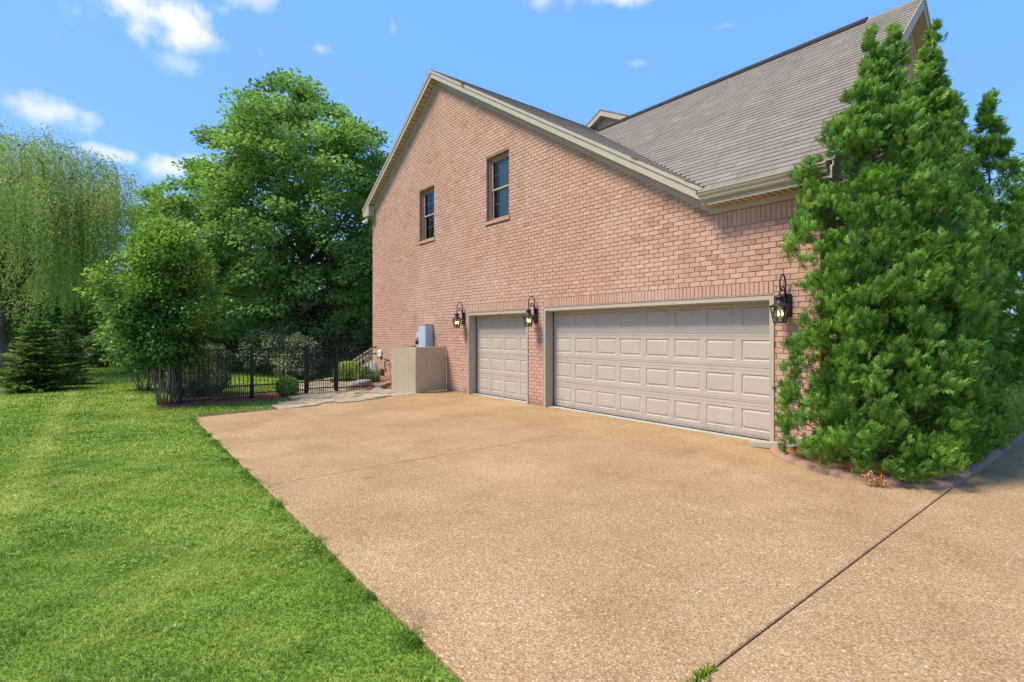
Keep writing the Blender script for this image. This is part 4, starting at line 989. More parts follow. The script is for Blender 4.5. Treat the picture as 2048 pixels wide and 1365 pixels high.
def broadleaf(name, label, cat, loc, height, cb, R, prof, ncl, clr, per, L, W, mat, seed, trunk_r=.2, bark='bark', group=None, stems=1, lobes=.22, flat=.55, nlimb=16, tone0=.45, shell=.42, squash=1., droop=.35, tsd=.17, new=0.):
    g = np.random.default_rng(seed); root = thing(name, label, cat, loc, group); L0 = np.array(loc, float)
    ts = g.random(ncl * 3); keep = g.random(ncl * 3) < np.array([max(.12, prof(t)) for t in ts]); ts = ts[keep][:ncl]
    n = len(ts); an = g.uniform(0, 2 * math.pi, n); rf = g.random(n) ** shell
    k1, k2, k3 = g.uniform(0, 6.28, 3)
    lob = 1 + lobes * (np.sin(3 * an + k1 + 5 * ts) * .5 + np.sin(5 * an + k2 - 9 * ts) * .3 + np.sin(8 * an + 13 * ts + k3) * .3) + g.normal(size=n) * .05
    rad_ = R * np.array([prof(t) for t in ts]) * lob * rf
    C = np.stack([L0[0] + rad_ * np.cos(an), L0[1] + rad_ * np.sin(an) * squash, L0[2] + cb + (height - cb) * ts], 1)
    ct = np.clip(g.normal(tone0, tsd, n) + new * (ts - .45), 0, 1)
    center = L0 + np.array([0, 0, cb + (height - cb) * .35])
    parts = [clusters_to_leaves(C, clr * g.uniform(.7, 1.3, n), per, L, W, g, ct, center, flat, droop)]
    leaf_obj('crown', parts, mat, root)
    tb = MB(); sel = C[np.argsort(-rad_ + g.normal(size=n) * R * .4)][:nlimb * 2]
    if stems == 1:
        top = np.array([L0[0], L0[1], L0[2] + cb + (height - cb) * .82])
        tp = limb_path(L0 - np.array([0, 0, .2]), top, g, 9, 0); trs = [trunk_r * (1.25 if i == 0 else 1 - .88 * i / 8) for i in range(9)]
        tb.tube(tp, trs, 9)
        for i, c in enumerate(sel):
            hz = min(.9, max(.12, ((c[2] - L0[2]) * .62) / (cb + (height - cb) * .82))); k = hz * 8; i0 = int(k); p0 = np.array(tp[i0]) + (np.array(tp[min(8, i0 + 1)]) - np.array(tp[i0])) * (k - i0)
            r0 = trunk_r * (1 - .88 * hz) * .55; lp = limb_path(p0, c, g, 6, .05); tb.tube(lp, [r0 * (1 - .85 * j / 5) for j in range(6)], 6)
            for q_ in range(2):
                c2 = C[g.integers(0, n)]
                if np.linalg.norm(c2 - c) < R * .7: tb.tube(limb_path(lp[3], c2, g, 5, .03), [r0 * .35 * (1 - .8 * j / 4) for j in range(5)], 5)
    else:
        for s in range(stems):
            a = 2 * math.pi * s / stems + g.uniform(-.3, .3); b0 = L0 + np.array([math.cos(a) * g.uniform(.04, .2), math.sin(a) * g.uniform(.04, .2), -.1])
            c = C[g.integers(0, n)]; mid = b0 + np.array([math.cos(a) * R * .28, math.sin(a) * R * .28, cb * 1.35]) + g.normal(size=3) * .04
            p1 = limb_path(b0, mid, g, 5, 0); r0 = trunk_r * g.uniform(.5, 1.0)
            tb.tube(p1, [r0 * (1 - .45 * j / 4) for j in range(5)], 7)
            for q_ in range(4):
                c = C[g.integers(0, n)]; tb.tube(limb_path(mid, mid + (c - mid) * .9, g, 5, .02), [r0 * .5 * (1 - .85 * j / 4) for j in range(5)], 5)
    tb.build('trunk', bark, root, None, True); return root
egg = lambda t: max(.02, (math.sin(math.pi * min(1, t * .80 + .16)) ** .75)) * (1 - .25 * t)
dome = lambda t: max(.05, math.sqrt(max(0, 1 - (t * 1.02 - .18) ** 2 / .70))) if t < .99 else .05
ball = lambda t: max(.08, math.sqrt(max(0, 1 - (2 * t - 1) ** 2)))

def at(px, Z, z=0.):
    d = VIEW * Z + RIGHT * (px - 1024) / 1024 * Z; return (float(d[0]), float(d[1]), z)

# big maple behind the fence
def maple_prof(t):
    if t < .12: return .62 + t * 2.2
    if t < .5: return .9 + .1 * math.sin((t - .12) / .38 * math.pi)
    return max(.14, (1 - ((t - .5) / .52) ** 1.9)) * .92
broadleaf('maple_tree', 'tall rounded dark green maple standing behind the iron fence', 'tree', at(602, 25), 14.0, 1.5, 5.5, maple_prof, 760, .70, 140, .165, .135, 'maple_leaf', 21, .26, lobes=.26, flat=.55, nlimb=20, tone0=.5, tsd=.2)
# paler trees at its left, further off
broadleaf('pale_tree', 'light green tree showing left of the big maple', 'tree', at(420, 29), 11.2, 2.2, 3.5, egg, 240, .62, 100, .20, .15, 'light_leaf', 31, .2, lobes=.4, nlimb=14, tone0=.4)
broadleaf('pale_tree', 'slim light green treetop between the willow and the big maple', 'tree', at(303, 33), 11.2, 2.0, 2.0, egg, 130, .6, 90, .22, .16, 'light_leaf', 33, .16, lobes=.4, nlimb=10, tone0=.35)
# crape myrtles on the lawn
broadleaf('crape_myrtle', 'broad crape myrtle with many bare pale stems beside the fence corner', 'tree', at(331, 12.0), 4.2, .95, 1.0, lambda t: max(.12, math.sin(math.pi * min(1, .16 + .80 * t)) ** .7), 520, .27, 66, .095, .052, 'myrtle_leaf', 47, .026, 'pale_bark', stems=15, lobes=.42, flat=.75, tone0=.42, tsd=.2, new=.5)
broadleaf('crape_myrtle', 'second smaller crape myrtle partly hidden behind the near one', 'tree', at(289, 15.0), 3.3, .7, .95, lambda t: max(.12, math.sin(math.pi * min(1, .2 + .76 * t)) ** .7), 190, .32, 60, .10, .055, 'myrtle_leaf', 43, .026, 'pale_bark', stems=9, lobes=.3, flat=.7, tone0=.3)
# dark trees and shrubs along the back of the yard
bgt = [(90, 36, 7.0, 3.4, 'mid'), (215, 38, 5.5, 3.2, 'dark'), (330, 40, 7.5, 3.6, 'mid'), (455, 34, 5.6, 2.8, 'dark'), (540, 38, 6.6, 3.2, 'mid'), (660, 33, 6.2, 3.0, 'dark'), (760, 31, 7.6, 3.2, 'dark'), (150, 31, 7.6, 3.0, 'mid'), (20, 27, 6.5, 2.6, 'mid'), (850, 34, 7.0, 3.2, 'mid')]
lab = ['behind the spruces at the left', 'beyond the lawn gap between spruces and crape myrtle', 'behind the near crape myrtle', 'behind the clipped hedge and fence', 'behind the maple, left of its trunk', 'behind the maple, right of its trunk', 'behind the corner of the brick house', 'seen between the willow and the near crape myrtle', 'right behind the willow trunk', 'hidden behind the brick house']
for i, (px, Z, h, R, k) in enumerate(bgt[:-1]):
    broadleaf('background_tree', 'dense dark tree ' + lab[i], 'tree', at(px, Z), h, .2, R, egg, 165, .75, 46, .27, .19, 'dark_leaf' if k == 'dark' else 'maple_leaf', 60 + i, .16, group='trees along the back of the yard', lobes=.3, nlimb=5, tone0=.35)
for i, (px, Z, h, R, lb) in enumerate([(205, 25.5, 1.5, 1.1, 'low dark shrub closing the far end of the lawn, left one'), (236, 27, 1.8, 1.3, 'low dark shrub closing the far end of the lawn, right one')]):
    broadleaf('shrub', lb, 'shrub', at(px, Z), h, .05, R, ball, 70, .32, 60, .14, .09, 'dark_leaf', 80 + i, .05, stems=4, nlimb=0, group='shrubs in the yard', tone0=.5)
# right-hand side trees past the arborvitae
broadleaf('leafy_tree', 'tree with loose leafy twigs at the upper right edge', 'tree', at(2150, 15), 9.6, 2.6, 1.75, egg, 110, .5, 60, .13, .09, 'maple_leaf', 90, .14, lobes=.5, nlimb=14, tone0=.5)
broadleaf('leafy_tree', 'bright green tree low at the right edge behind the arborvitae', 'tree', at(2085, 17), 7.6, .8, 2.0, egg, 150, .5, 80, .15, .10, 'light_leaf', 91, .14, lobes=.35, nlimb=10, tone0=.35)

# shrubs
def shrub(name, label, loc, rx, ry, h, n, L, W, mat, seed, boxy=2., group='shrubs in the yard', tone0=.45, top_light=0., rz=0.):
    g = np.random.default_rng(seed); root = thing(name, label, 'shrub', loc, group); L0 = np.array(loc, float)
    d = unit(g.normal(size=(n, 3))); e = 2. / boxy
    q_ = np.sign(d) * np.abs(d) ** e; q_ = q_ / np.max(np.abs(np.concatenate([np.linalg.norm(np.abs(q_) ** boxy, ord=1, axis=1, keepdims=True) ** (1 / boxy)], 1)), axis=1, keepdims=True)
    lob = 1 + .06 * np.sin(d[:, :1] * 9 + 3 * d[:, 2:] + seed) + .05 * np.sin(d[:, 1:2] * 13 - 5 * d[:, 2:]); q_ = q_ * lob * (g.random((n, 1)) ** .16)
    if rz: c_, s_ = math.cos(rz), math.sin(rz)
    x, y = q_[:, 0] * rx, q_[:, 1] * ry
    if rz: x, y = x * c_ - y * s_, x * s_ + y * c_
    P = L0 + np.stack([x, y, h * .52 + q_[:, 2] * h * .50], 1)
    N = unit(d + np.array([0, 0, .5]) + g.normal(size=(n, 3)) * .6); D = unit(d * .7 + np.array([0, 0, .25]) + g.normal(size=(n, 3)) * .8)
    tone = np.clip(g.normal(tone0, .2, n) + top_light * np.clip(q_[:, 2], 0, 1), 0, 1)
    leaf_obj('foliage', [leaf_quads(P, D, N, L * g.uniform(.7, 1.3, n), W * g.uniform(.7, 1.3, n), tone)], mat, root)
    tb = MB()
    for k in range(7):
        a = k * .9 + seed; tb.tube([(L0[0] + .03 * math.cos(a), L0[1] + .03 * math.sin(a), L0[2] - .05), (L0[0] + rx * .35 * math.cos(a), L0[1] + ry * .35 * math.sin(a), L0[2] + h * .4), (L0[0] + rx * .6 * math.cos(a), L0[1] + ry * .6 * math.sin(a), L0[2] + h * .8)], [.02, .014, .006], 5)
    tb.build('stem', 'bark', root); return root
shrub('boxwood', 'round clipped boxwood ball in front of the iron fence', at(575, 13.45, -.02), .27, .27, .50, 5200, .035, .022, 'box_leaf', 1, 2.2, top_light=.3)
shrub('hedge_shrub', 'large block shaped grey green hedge shrub behind the left fence panel', at(398, 13.9, -.03), .62, .62, 1.32, 15000, .06, .032, 'grey_leaf', 2, 3.6, tone0=.34, rz=.6)
shrub('gold_shrub', 'small clipped yellowish shrub on the back lawn left of the fence post', at(459, 22.5, -.03), .62, .5, .74, 3600, .07, .045, 'box_leaf', 3, 3, top_light=.2)
shrub('gold_shrub', 'bright yellow green shrub behind the middle fence post', at(516, 22.8, -.03), .5, .5, 1.55, 4200, .08, .05, 'yellow_leaf', 4, 2.3, tone0=.3)
for px, Z, h, R_, sd, lb in ((556, 21.5, 2.05, 1.25, 5, 'grey green laurel behind the fence left of the maple trunk'), (598, 20.5, 1.5, .75, 6, 'dark leafy laurel just left of the maple trunk'),
                              (676, 23.5, 1.9, 1.3, 7, 'pale speckled laurel right of the maple trunk'), (716, 26, 2.9, 1.5, 8, 'tall speckled evergreen beside the house corner behind the stairs')):
    broadleaf('laurel_shrub', lb, 'shrub', at(px, Z, -.03), h, .1, R_, lambda t: max(.2, math.sin(math.pi * min(1, .25 + .72 * t)) ** .6), 85, .30, 70, .10, .055, 'grey_leaf', 300 + sd, .03, stems=5, group='shrubs in the yard', lobes=.4, flat=.8, nlimb=0, tone0=.40, tsd=.2)
shrub('gold_shrub', 'yellow green shrub on the lawn left of the wooden stairs', at(694, 17.8, -.12), .42, .42, .75, 3600, .06, .035, 'box_leaf', 9, 2.3, top_light=.35, tone0=.6)
shrub('green_shrub', 'leafy green shrub at the foot of the wooden stairs', at(733, 17.2, -.25), .42, .4, .72, 3600, .07, .04, 'box_leaf', 10, 2.3, tone0=.4)
for k, (y, lb) in enumerate([(9.9, 'pale leaved boxwood at the kerb, nearest to the big arborvitae'), (10.75, 'pale leaved boxwood at the kerb, second from the big arborvitae'), (11.8, 'pale leaved boxwood at the kerb by the right edge'), (12.9, 'pale leaved boxwood at the kerb, furthest along the bed')]):
    shrub('boxwood', lb, (-1.56, y, .04), .30, .56, .70, 5200, .045, .028, 'box_leaf', 20 + k, 2.6, 'boxwoods along the kerb', top_light=.25, tone0=.6)

# weeping willow
def willow(loc, label, seed):
    g = np.random.default_rng(seed); root = thing('willow_tree', label, 'tree', loc); L0 = np.array(loc, float)
    H, R = 9.6, 5.1; tb = MB(); parts = []
    tp = limb_path(L0 - np.array([0, 0, .2]), L0 + np.array([.2, .1, 5.2]), g, 7, 0); tb.tube(tp, [.34, .30, .26, .23, .2, .16, .1], 9)
    starts = []
    for k in range(30):
        a = 2 * math.pi * k / 30 + g.uniform(-.1, .1); f = g.uniform(.30, 1.0); top = H - 2.6 * f ** 2 + g.normal() * .25
        e = L0 + np.array([math.cos(a) * R * f * .85, math.sin(a) * R * f * .85, top]); p0 = np.array(tp[int(g.integers(3, 7))])
        lp = limb_path(p0, e, g, 8, .14); tb.tube(lp, [.07 * (1 - .92 * j / 7) for j in range(8)], 6)
        for j in range(4, 8): starts.append((np.array(lp[j]), unit(np.array(lp[j]) - np.array(lp[j - 1]))))
        # arching twigs off each limb end
        for j in range(10):
            b = np.array(lp[int(g.integers(4, 8))]); d = unit(e - p0) * g.uniform(.2, .8) + g.normal(size=3) * .45; d[2] = abs(d[2]) * .35
            e2 = b + d * g.uniform(.5, 1.1); tb.tube(limb_path(b, e2, g, 4, .15), [.014, .010, .007, .004], 4); starts.append((e2, unit(d)))
    tb.build('trunk', 'bark', root, None, True)
    P, D, N, T = [], [], [], []
    for s, d in starts:
        px_ = proj(s)[0]
        for m in range(11 if px_ > -40 else 2):
            p = s + g.normal(size=3) * np.array([.28, .28, .16]); a = g.uniform(0, 6.28); h = np.array([math.cos(a), math.sin(a), 0]) * .5 + d * .5; h[2] = 0.25
            Ls = min(g.uniform(1.2, 4.8), max(.5, p[2] - g.uniform(.7, 2.3))); n = int(Ls / .09); vel = h * g.uniform(.3, .9); ct = np.clip(g.normal(.42, .2), 0, 1)
            q_ = p.copy(); path = []
            for i in range(n):
                vel = vel * .90 + np.array([g.normal() * .02, g.normal() * .02, -.14]); vv = vel / max(1e-4, np.linalg.norm(vel)); q_ = q_ + vv * .09; path.append((q_.copy(), vv))
            for q2, vv in path:
                if q2[2] < .35: break
                P.append(q2); sd = g.normal(size=3) * .6; D.append(vv * .8 + sd); N.append(g.normal(size=3) + np.array([0, 0, .3])); T.append(np.clip(ct + g.normal() * .13, 0, 1))
    P, D, N, T = map(np.array, (P, D, N, T)); m = len(P)
    leaf_obj('crown', [leaf_quads(P, D, N, g.uniform(.12, .20, m), g.uniform(.022, .036, m), T, .1)], 'willow_leaf', root); return root
willow(at(2, 19.5), 'weeping willow with long hanging strands at the left edge', 5)

# spruces under the willow
def spruce(loc, label, H, R, seed):
    g = np.random.default_rng(seed); root = thing('spruce_tree', label, 'tree', loc, 'spruces on the lawn edge'); L0 = np.array(loc, float); tb = MB(); P, D, N, T = [], [], [], []
    tb.tube([tuple(L0), tuple(L0 + np.array([0, 0, H]))], [.09, .01], 7); z_ = .12
    while z_ < H * .98:
        f = 1 - z_ / H; rr_ = R * (f ** .55); nb = max(4, int(15 * f + 4))
        for k in range(nb):
            a = g.uniform(0, 6.28); d = np.array([math.cos(a), math.sin(a), 0]); s = np.array([-d[1], d[0], 0]); Lb = rr_ * g.uniform(.75, 1.12); b0 = L0 + np.array([0, 0, z_ + g.uniform(-.06, .06)]); ct = np.clip(g.normal(.42, .16), 0, 1)
            m = int(Lb / .035) + 2
            for i in range(m):
                t_ = (i + .5) / m; p = b0 + d * Lb * t_ + np.array([0, 0, -.22 * Lb * t_ ** .8 + .22 * Lb * t_ ** 3])
                wd = .30 * Lb * (1 - t_) + .05
                for sg2 in (-1, 1):
                    for h in range(3):
                        o = g.uniform(0, wd); pp = p + s * sg2 * o + np.array([0, 0, -.1 * o]); P.append(pp); D.append(d * .8 + s * sg2 * .75 + np.array([0, 0, g.normal() * .2 - .05])); N.append(np.array([0, 0, 1]) + g.normal(size=3) * .25); T.append(np.clip(ct + .30 * t_ - .1 + g.normal() * .1, 0, 1))
        z_ += .115
    P, D, N, T = map(np.array, (P, D, N, T)); m = len(P)
    leaf_obj('crown', [leaf_quads(P, D, N, g.uniform(.08, .15, m), g.uniform(.025, .04, m), T, .05)], 'spruce_leaf', root); tb.build('trunk', 'bark', root); return root
spruce(at(72, 14.9), 'wide dark spruce under the willow, nearest to the left edge', 2.15, .98, 3)
spruce(at(132, 16.6), 'dark spruce under the willow, right one of the pair', 2.0, .62, 4)

# arborvitae
def spray_template(g, fingers=7):
    """flat fern-like spray in local x (width) / y (length): slim leaflets off a mid rib"""
    V, F, T = [], [], []
    def strip(p, d, l, w_, t0):
        s = np.array([-d[1], d[0]]); c = p + d * l * .55; b = len(V)
        V.extend([p, c + s * w_ * .5, p + d * l, c - s * w_ * .5]); F.append((b, b + 1, b + 2, b + 3)); T.append(t0)
    strip(np.array([0, 0.]), np.array([g.normal() * .08, 1.]), 1.0, .075, .4)
    for i in range(fingers):
        y = .08 + .66 * i / (fingers - 1)
        for sg2 in (-1, 1):
            a = rad(40 - 12 * i / (fingers - 1)) + g.normal() * .14; l = (.62 - .30 * i / (fingers - 1)) * g.uniform(.75, 1.2); d = np.array([sg2 * math.sin(a), math.cos(a)])
            strip(np.array([0, y + g.normal() * .03]), d, l, .46 / fingers, .2 + .6 * y + .25 * l)
    return np.array(V), np.array(F), np.array(T)
def arborvitae(loc, label, tops, R, seed, nclump, per, size, inner=.16, front=1., cr=.20, skirt=.66, fingers=5):
    """tops: list of (dx, dy, height, share of radius); billowing clumps of sprays on a tapering envelope"""
    g = np.random.default_rng(seed); root = thing('arborvitae', label, 'tree', loc, 'arborvitae at the house corner'); L0 = np.array(loc, float)
    temps = [spray_template(g, fingers) for _ in range(6)]
    todir = unit(np.array([0, 0, 0]) - L0); tops = [tuple(t) + (2.5,) * (5 - len(t)) for t in tops]; tot = sum(t[2] * t[3] for t in tops); C, A, R_, T0 = [], [], [], []
    for dx_, dy_, H, sh_, ex_ in tops:
        n = int(nclump * H * sh_ / tot * (1.15 if sh_ < .7 else 1.)); k1, k2 = g.uniform(0, 6.28, 2); cnt = 0
        while cnt < n:
            t_ = g.random(); pr = min(1, skirt + 2.8 * t_) * (1 - t_ ** ex_)
            if g.random() > pr + .22: continue
            a = g.uniform(0, 6.28); dirh = np.array([math.cos(a), math.sin(a), 0.])
            if g.random() > front and dirh @ todir < -.25: continue
            lob = 1 + .045 * math.sin(3 * a + k1 + 6 * t_) + .05 * math.sin(5 * a - 11 * t_ + k2) + g.normal() * .022
            ins = g.random() < inner; rc = cr * g.uniform(.55, 1.25) * (.42 + .58 * pr)
            rr_ = max(0, R * sh_ * pr * lob * (g.uniform(.55, .8) if ins else 1.) - rc * .35)
            c = L0 + np.array([dx_ * t_ ** .8, dy_ * t_ ** .8, .02 + (H - .14) * t_]) + dirh * rr_
            if c[0] < XR + .14 and c[1] > WY - .14 and c[2] < 6:           # pressed against the brickwork
                if c[0] < -3.0 or ins: continue
                c[1] = WY - (g.uniform(.14, .30) if c[2] < 3.3 else g.uniform(.46, .62))
            if (c[0] < -3.02 and c[1] > 6.7) or (c[0] < -2.84 and c[1] > 6.55 and 1.5 < c[2] < 2.55): continue
            cnt += 1; C.append(c); A.append(unit(dirh * 1.0 + np.array([0, 0, .35 + .7 * t_]))); R_.append(rc); T0.append(np.clip(g.normal(.40, .13), 0, 1))
        if H > 4:                                                      # narrow pointed leader
            for f in np.arange(.80, 1.0, .016):
                q_ = (1 - f) / .2; w_ = .02 + .10 * q_; a = g.uniform(0, 6.28)
                C.append(L0 + np.array([dx_ * f ** .8 + w_ * math.cos(a), dy_ * f ** .8 + w_ * math.sin(a), H * f - .06])); A.append(unit(np.array([math.cos(a) * .5, math.sin(a) * .5, 1.]))); R_.append(.035 + .085 * q_); T0.append(np.clip(g.normal(.45, .12), 0, 1))
    C, A, R_, T0 = map(np.array, (C, A, R_, T0)); Vs, Fs, Ts, b = [], [], [], 0
    for k, (tv, tf, ttn) in enumerate(temps):
        idx = np.repeat(np.arange(len(C)), per)[k::len(temps)]; m = len(idx)
        d = unit(g.normal(size=(m, 3)) + A[idx] * 1.05)                 # outward-facing part of the clump
        o = C[idx] + d * (R_[idx][:, None]) * np.array([1, 1, .85]) * g.uniform(.45, 1.0, (m, 1))
        y = unit(d * .42 + A[idx] * .34 + np.array([0, 0, .80]) + g.normal(size=(m, 3)) * .34)
        xr__ = unit(np.cross(y, unit(d + g.normal(size=(m, 3)) * .9))); zn = np.cross(xr__, y); zs = np.where((zn * (d + np.array([0, 0, .4]))).sum(1) > 0, 1, -1)[:, None]; zn = zn * zs
        sc = size * g.uniform(.6, 1.5, m)
        curl = .10 - (tv[:, 1] ** 2) * .34 - np.abs(tv[:, 0]) * .22
        Vv = o[:, None, :] + (tv[None, :, 0:1] * xr__[:, None, :] + tv[None, :, 1:2] * y[:, None, :] + zn[:, None, :] * curl[None, :, None]) * sc[:, None, None]
        Vs.append(Vv.reshape(-1, 3)); Fs.append(((np.arange(m) * len(tv) + b)[:, None, None] + tf[None]).reshape(-1, 4)); b += m * len(tv)
        Ts.append(np.clip(T0[idx][:, None] + (ttn[None, :] - .55) * .5 + g.normal(size=(m, 1)) * .11, 0, 1).ravel())
    link('crown', mesh_np('crown', np.concatenate(Vs), np.concatenate(Fs), np.concatenate(Ts)), 'cedar_leaf', root)
    tb = MB()
    for dx_, dy_, H, sh_, ex_ in tops:
        tb.tube([tuple(L0 + np.array([dx_ * .05, dy_ * .05, -.05])), tuple(L0 + np.array([dx_ * .55, dy_ * .55, H * .5])), tuple(L0 + np.array([dx_ * .9, dy_ * .9, H * .80]))], [.07, .045, .008], 7)
        for k in range(60):
            f = g.uniform(.03, .9); a = g.uniform(0, 6.28); rr_ = R * sh_ * (1 - f) ** .5 * .85; p = L0 + np.array([dx_ * f, dy_ * f, H * f * .9]); e = p + np.array([math.cos(a) * rr_, math.sin(a) * rr_, rr_ * .45])
            if e[0] < XR + .05 and e[1] > WY - .1: continue
            tb.tube([tuple(p), tuple((p + e) / 2 + np.array([0, 0, -.05])), tuple(e)], [.016, .011, .004], 5)
    tb.build('trunk', 'bark', root); return root
aL = at(1738, 6.42); RX = (float(RIGHT[0]), float(RIGHT[1]))
arborvitae((aL[0], aL[1], .04), 'large leafy arborvitae with twin tips beside the wide garage door', [(.05 * RX[0], .05 * RX[1], 5.42, .52), (.32 * RX[0], .32 * RX[1], 5.46, .52), (.06 * RX[0], .06 * RX[1], 5.15, 1.06, 3.4), (.05, -.18, 2.3, 1.04, 4.)], .92, 1, 700, 33, .090, front=.45, cr=.165, skirt=1.0)
aR = at(1846, 6.92)
arborvitae((aR[0], aR[1], .04), 'large arborvitae right of the twin tipped one, nearest the drive joint', [(.10, .12, 5.80, .52), (.03, .04, 5.45, 1.0, 3.6), (.06, -.14, 2.3, 1.08, 4.)], .64, 2, 480, 33, .090, front=.45, cr=.165, skirt=1.05)
b_ = at(1930, 8.6); arborvitae((b_[0] - .15, b_[1], .04), 'dark arborvitae behind the two large ones', [(0, 0, 5.6, 1., 3.)], .54, 3, 260, 25, .12, front=.5, fingers=4)
b_ = at(1993, 9.7); arborvitae((b_[0] - .1, b_[1], .04), 'slender arborvitae with thin see-through top near the right edge', [(0, 0, 6.15, 1., 3.)], .52, 4, 190, 23, .14, front=.5, inner=.05, fingers=4)
b_ = at(2062, 11.2); arborvitae((b_[0], b_[1], .04), 'dark green arborvitae cut by the right edge', [(0, 0, 4.6, 1.)], .80, 5, 140, 24, .16, front=.5, fingers=4)
# dry brown tips low on the big arborvitae
g = np.random.default_rng(3)
for (px, py, Z), lb in (((1738, 952, 5.5), 'dry brown twig low on the large arborvitae, left of the pair'), ((1758, 958, 5.48), 'dry brown twig low on the large arborvitae, right of the pair')):
    d = VIEW * Z + RIGHT * (px - 1024) / 1024 * Z; c = np.array([d[0], d[1], CAM_H - (py - 666) / 1024 * Z]); n = 90
    P = c + g.normal(size=(n, 3)) * .028; D = np.tile([0, -.3, -1.], (n, 1)) + g.normal(size=(n, 3)) * .8
    root = thing('dry_twig', lb, 'twig', tuple(float(x) for x in c), 'dry twigs on the arborvitae')
    leaf_obj('foliage', [leaf_quads(P, D, g.normal(size=(n, 3)), g.uniform(.03, .06, n), .012, g.random(n))], 'dry_leaf', root)

# ------------------------------------------------------------------ grass
g = np.random.default_rng(99)
def noise2(x, y):
    return (np.sin(1.7 * x + 2.3 * y + 1) + np.sin(-2.9 * x + 1.3 * y + 2.2) + np.sin(.8 * x - .9 * y) + .7 * np.sin(5.1 * x + 3.7 * y) + .7 * np.sin(-4.3 * x + 6.1 * y + 4)) / 4.4
DRIVE = [(-11.62, YL), (-1.36, YL), (-1.36, -9), (8, -9), (8, 34), (-1.36, 34), (XR, 20), (XL, 20), (XL, WY), (-17.4, 7.6), (-14.5, 5.2), (-14.02, 4.12), (-12.7, 3.5), (-11.82, 3.0)]
Ps = []
def scatter(z0, z1, dens, w_, hh):
    """blades on the lawn between two view depths, inside the field of view and a little beyond"""
    A = (z1 ** 2 - z0 ** 2) * 1.15; n = int(A * dens); Z = np.sqrt(g.uniform(z0 ** 2, z1 ** 2, n)); X = g.uniform(-1.18, .35, n) * Z
    x = Z * VIEW[0] + X * RIGHT[0]; y = Z * VIEW[1] + X * RIGHT[1]
    ok = np.array([not inside(DRIVE, a, b) for a, b in zip(x, y)]) if n < 400 else ok_mask(x, y)
    x, y = x[ok], y[ok]; Ps.append((x, y, np.full(len(x), w_), np.full(len(x), hh)))
def ok_mask(x, y):
    c = np.zeros(len(x), bool)
    for i in range(len(DRIVE)):
        (x1_, y1_), (x2_, y2_) = DRIVE[i - 1], DRIVE[i]
        if y1_ == y2_: continue
        c ^= ((y1_ > y) != (y2_ > y)) & (x < (x2_ - x1_) * (y - y1_) / (y2_ - y1_) + x1_)
    c |= (x < -13.62) & (x > -15.4) & (y > .95) & (y < 4.15)
    return ~c
scatter(2.0, 4.2, 6000, .0046, .041); scatter(4.2, 7, 2500, .0072, .045); scatter(7, 11, 850, .0125, .054); scatter(11, 17, 260, .022, .058); scatter(17, 27, 70, .040, .062)
# longer tufts hanging over the edge of the drive
n = 15000; x = -1.6 - 10.1 * g.random(n) ** 1.4; y = YL + .012 - np.abs(g.normal(size=n)) * .05 + .03 * np.clip(noise2(x * 5, x * 2.2), -1, 1)
tuft = (noise2(x * 3.1, y) + .5 * noise2(x * 11, y) > .1); x, y = x[tuft], y[tuft]; dd = np.maximum(2.2, -x * .8); Ps.append((x, y, .0022 * dd ** .75, g.uniform(.04, .085, len(x))))
x, y, bw, bh = [np.concatenate([p[i] for p in Ps]) for i in range(4)]; n = len(x)
pn = noise2(x * .9, y * .9); pn2 = noise2(x * 2.7 + 3, y * 2.7)
clump = .75 + .35 * np.clip(noise2(x * 4.1, y * 3.7), -1, 1)
h = bh * clump * g.uniform(.55, 1.3, n); a = g.uniform(0, 6.28, n); lean = g.uniform(.3, 1.5, n); la = a + g.normal(size=n) * .6 + 1.3 * pn2
sx, sy = np.cos(a + 1.57) * bw / 2, np.sin(a + 1.57) * bw / 2; z0 = ground_z(x, y) - .004
mx_, my_ = np.cos(la) * lean * h * .4, np.sin(la) * lean * h * .4
V = np.stack([np.stack([x - sx, y - sy, z0], 1), np.stack([x + sx, y + sy, z0], 1), np.stack([x + sx * .8 + mx_, y + sy * .8 + my_, z0 + h * .58], 1), np.stack([x - sx * .8 + mx_, y - sy * .8 + my_, z0 + h * .58], 1), np.stack([x + mx_ * 2.6, y + my_ * 2.6, z0 + h * (1.02 - .25 * lean)], 1)], 1).reshape(-1, 3)
i0 = np.arange(n) * 5; F4 = np.stack([i0, i0 + 1, i0 + 2, i0 + 3], 1); F3 = np.stack([i0 + 3, i0 + 2, i0 + 4], 1)
pn3 = noise2(x * 6.3 + 1, y * 7.1)
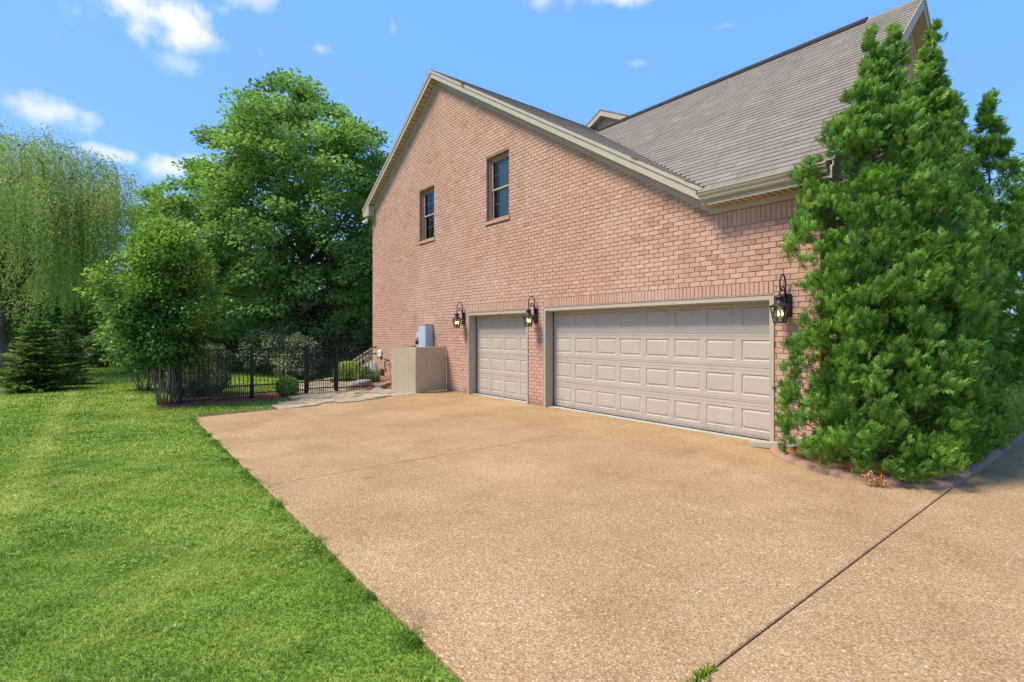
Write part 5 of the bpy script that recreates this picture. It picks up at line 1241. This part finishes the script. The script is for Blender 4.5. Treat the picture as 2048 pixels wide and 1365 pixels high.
tone = np.clip(.44 + .30 * pn + .22 * pn2 + .20 * pn3 + .08 * np.sin(y * 2.6 + .4 * pn) - .16 * np.exp(-np.abs(y - YL) / .25) * (x > -11.7) + g.normal(size=n) * .17 + (g.random(n) < .08) * .45 + .42 * np.exp(-((y + .74 + .05 * noise2(x, y)) / .17) ** 2) * (x < -5.5) - .12 * np.exp(-((y + 1.35) / .28) ** 2) + .20 * np.exp(-((y + 2.3) / .3) ** 2), 0, 1)
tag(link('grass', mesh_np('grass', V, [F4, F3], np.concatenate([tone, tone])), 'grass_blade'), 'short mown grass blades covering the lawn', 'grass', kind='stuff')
# clover and broad-leaved weeds in the turf near the camera, a few pale fallen petals
k = 9000; Z = np.sqrt(g.uniform(2.1 ** 2, 8 ** 2, k)); X = g.uniform(-1.05, -.1, k) * Z; x = Z * VIEW[0] + X * RIGHT[0]; y = Z * VIEW[1] + X * RIGHT[1]
okc = ok_mask(x, y) & (noise2(x * 1.9 + 5, y * 1.9) + .5 * noise2(x * 6, y * 6) > .42); x, y = x[okc], y[okc]; k = len(x)
P = np.stack([x, y, ground_z(x, y) + g.uniform(.015, .05, k)], 1); idx = np.repeat(np.arange(k), 3); a = g.uniform(0, 6.28, k)[idx] + np.tile([0, 2.09, 4.19], k)
tag(leaf_obj('clover', [leaf_quads(P[idx], np.stack([np.cos(a), np.sin(a), g.normal(size=3 * k) * .15], 1), np.tile([0, 0, 1.], (3 * k, 1)) + g.normal(size=(3 * k, 3)) * .2, .016, .015, g.uniform(.4, .85, 3 * k))], 'box_leaf', None), 'patches of small clover leaves among the lawn grass', 'clover', kind='stuff')
# weeds in the drive joint near the camera
root = thing('weed_tuft', 'small green weed growing from the drive joint at the bottom edge', 'weed', (-1.36, 2.26, 0)); n = 160
P = np.array([-1.36, 2.25, -.005]) + g.normal(size=(n, 3)) * np.array([.012, .05, 0]); D = g.normal(size=(n, 3)) * .8 + np.array([0, 0, .7])
leaf_obj('foliage', [leaf_quads(P, D, g.normal(size=(n, 3)) + np.array([0, 0, .6]), g.uniform(.025, .055, n), .008, g.uniform(.2, .7, n))], 'grass_blade', root)
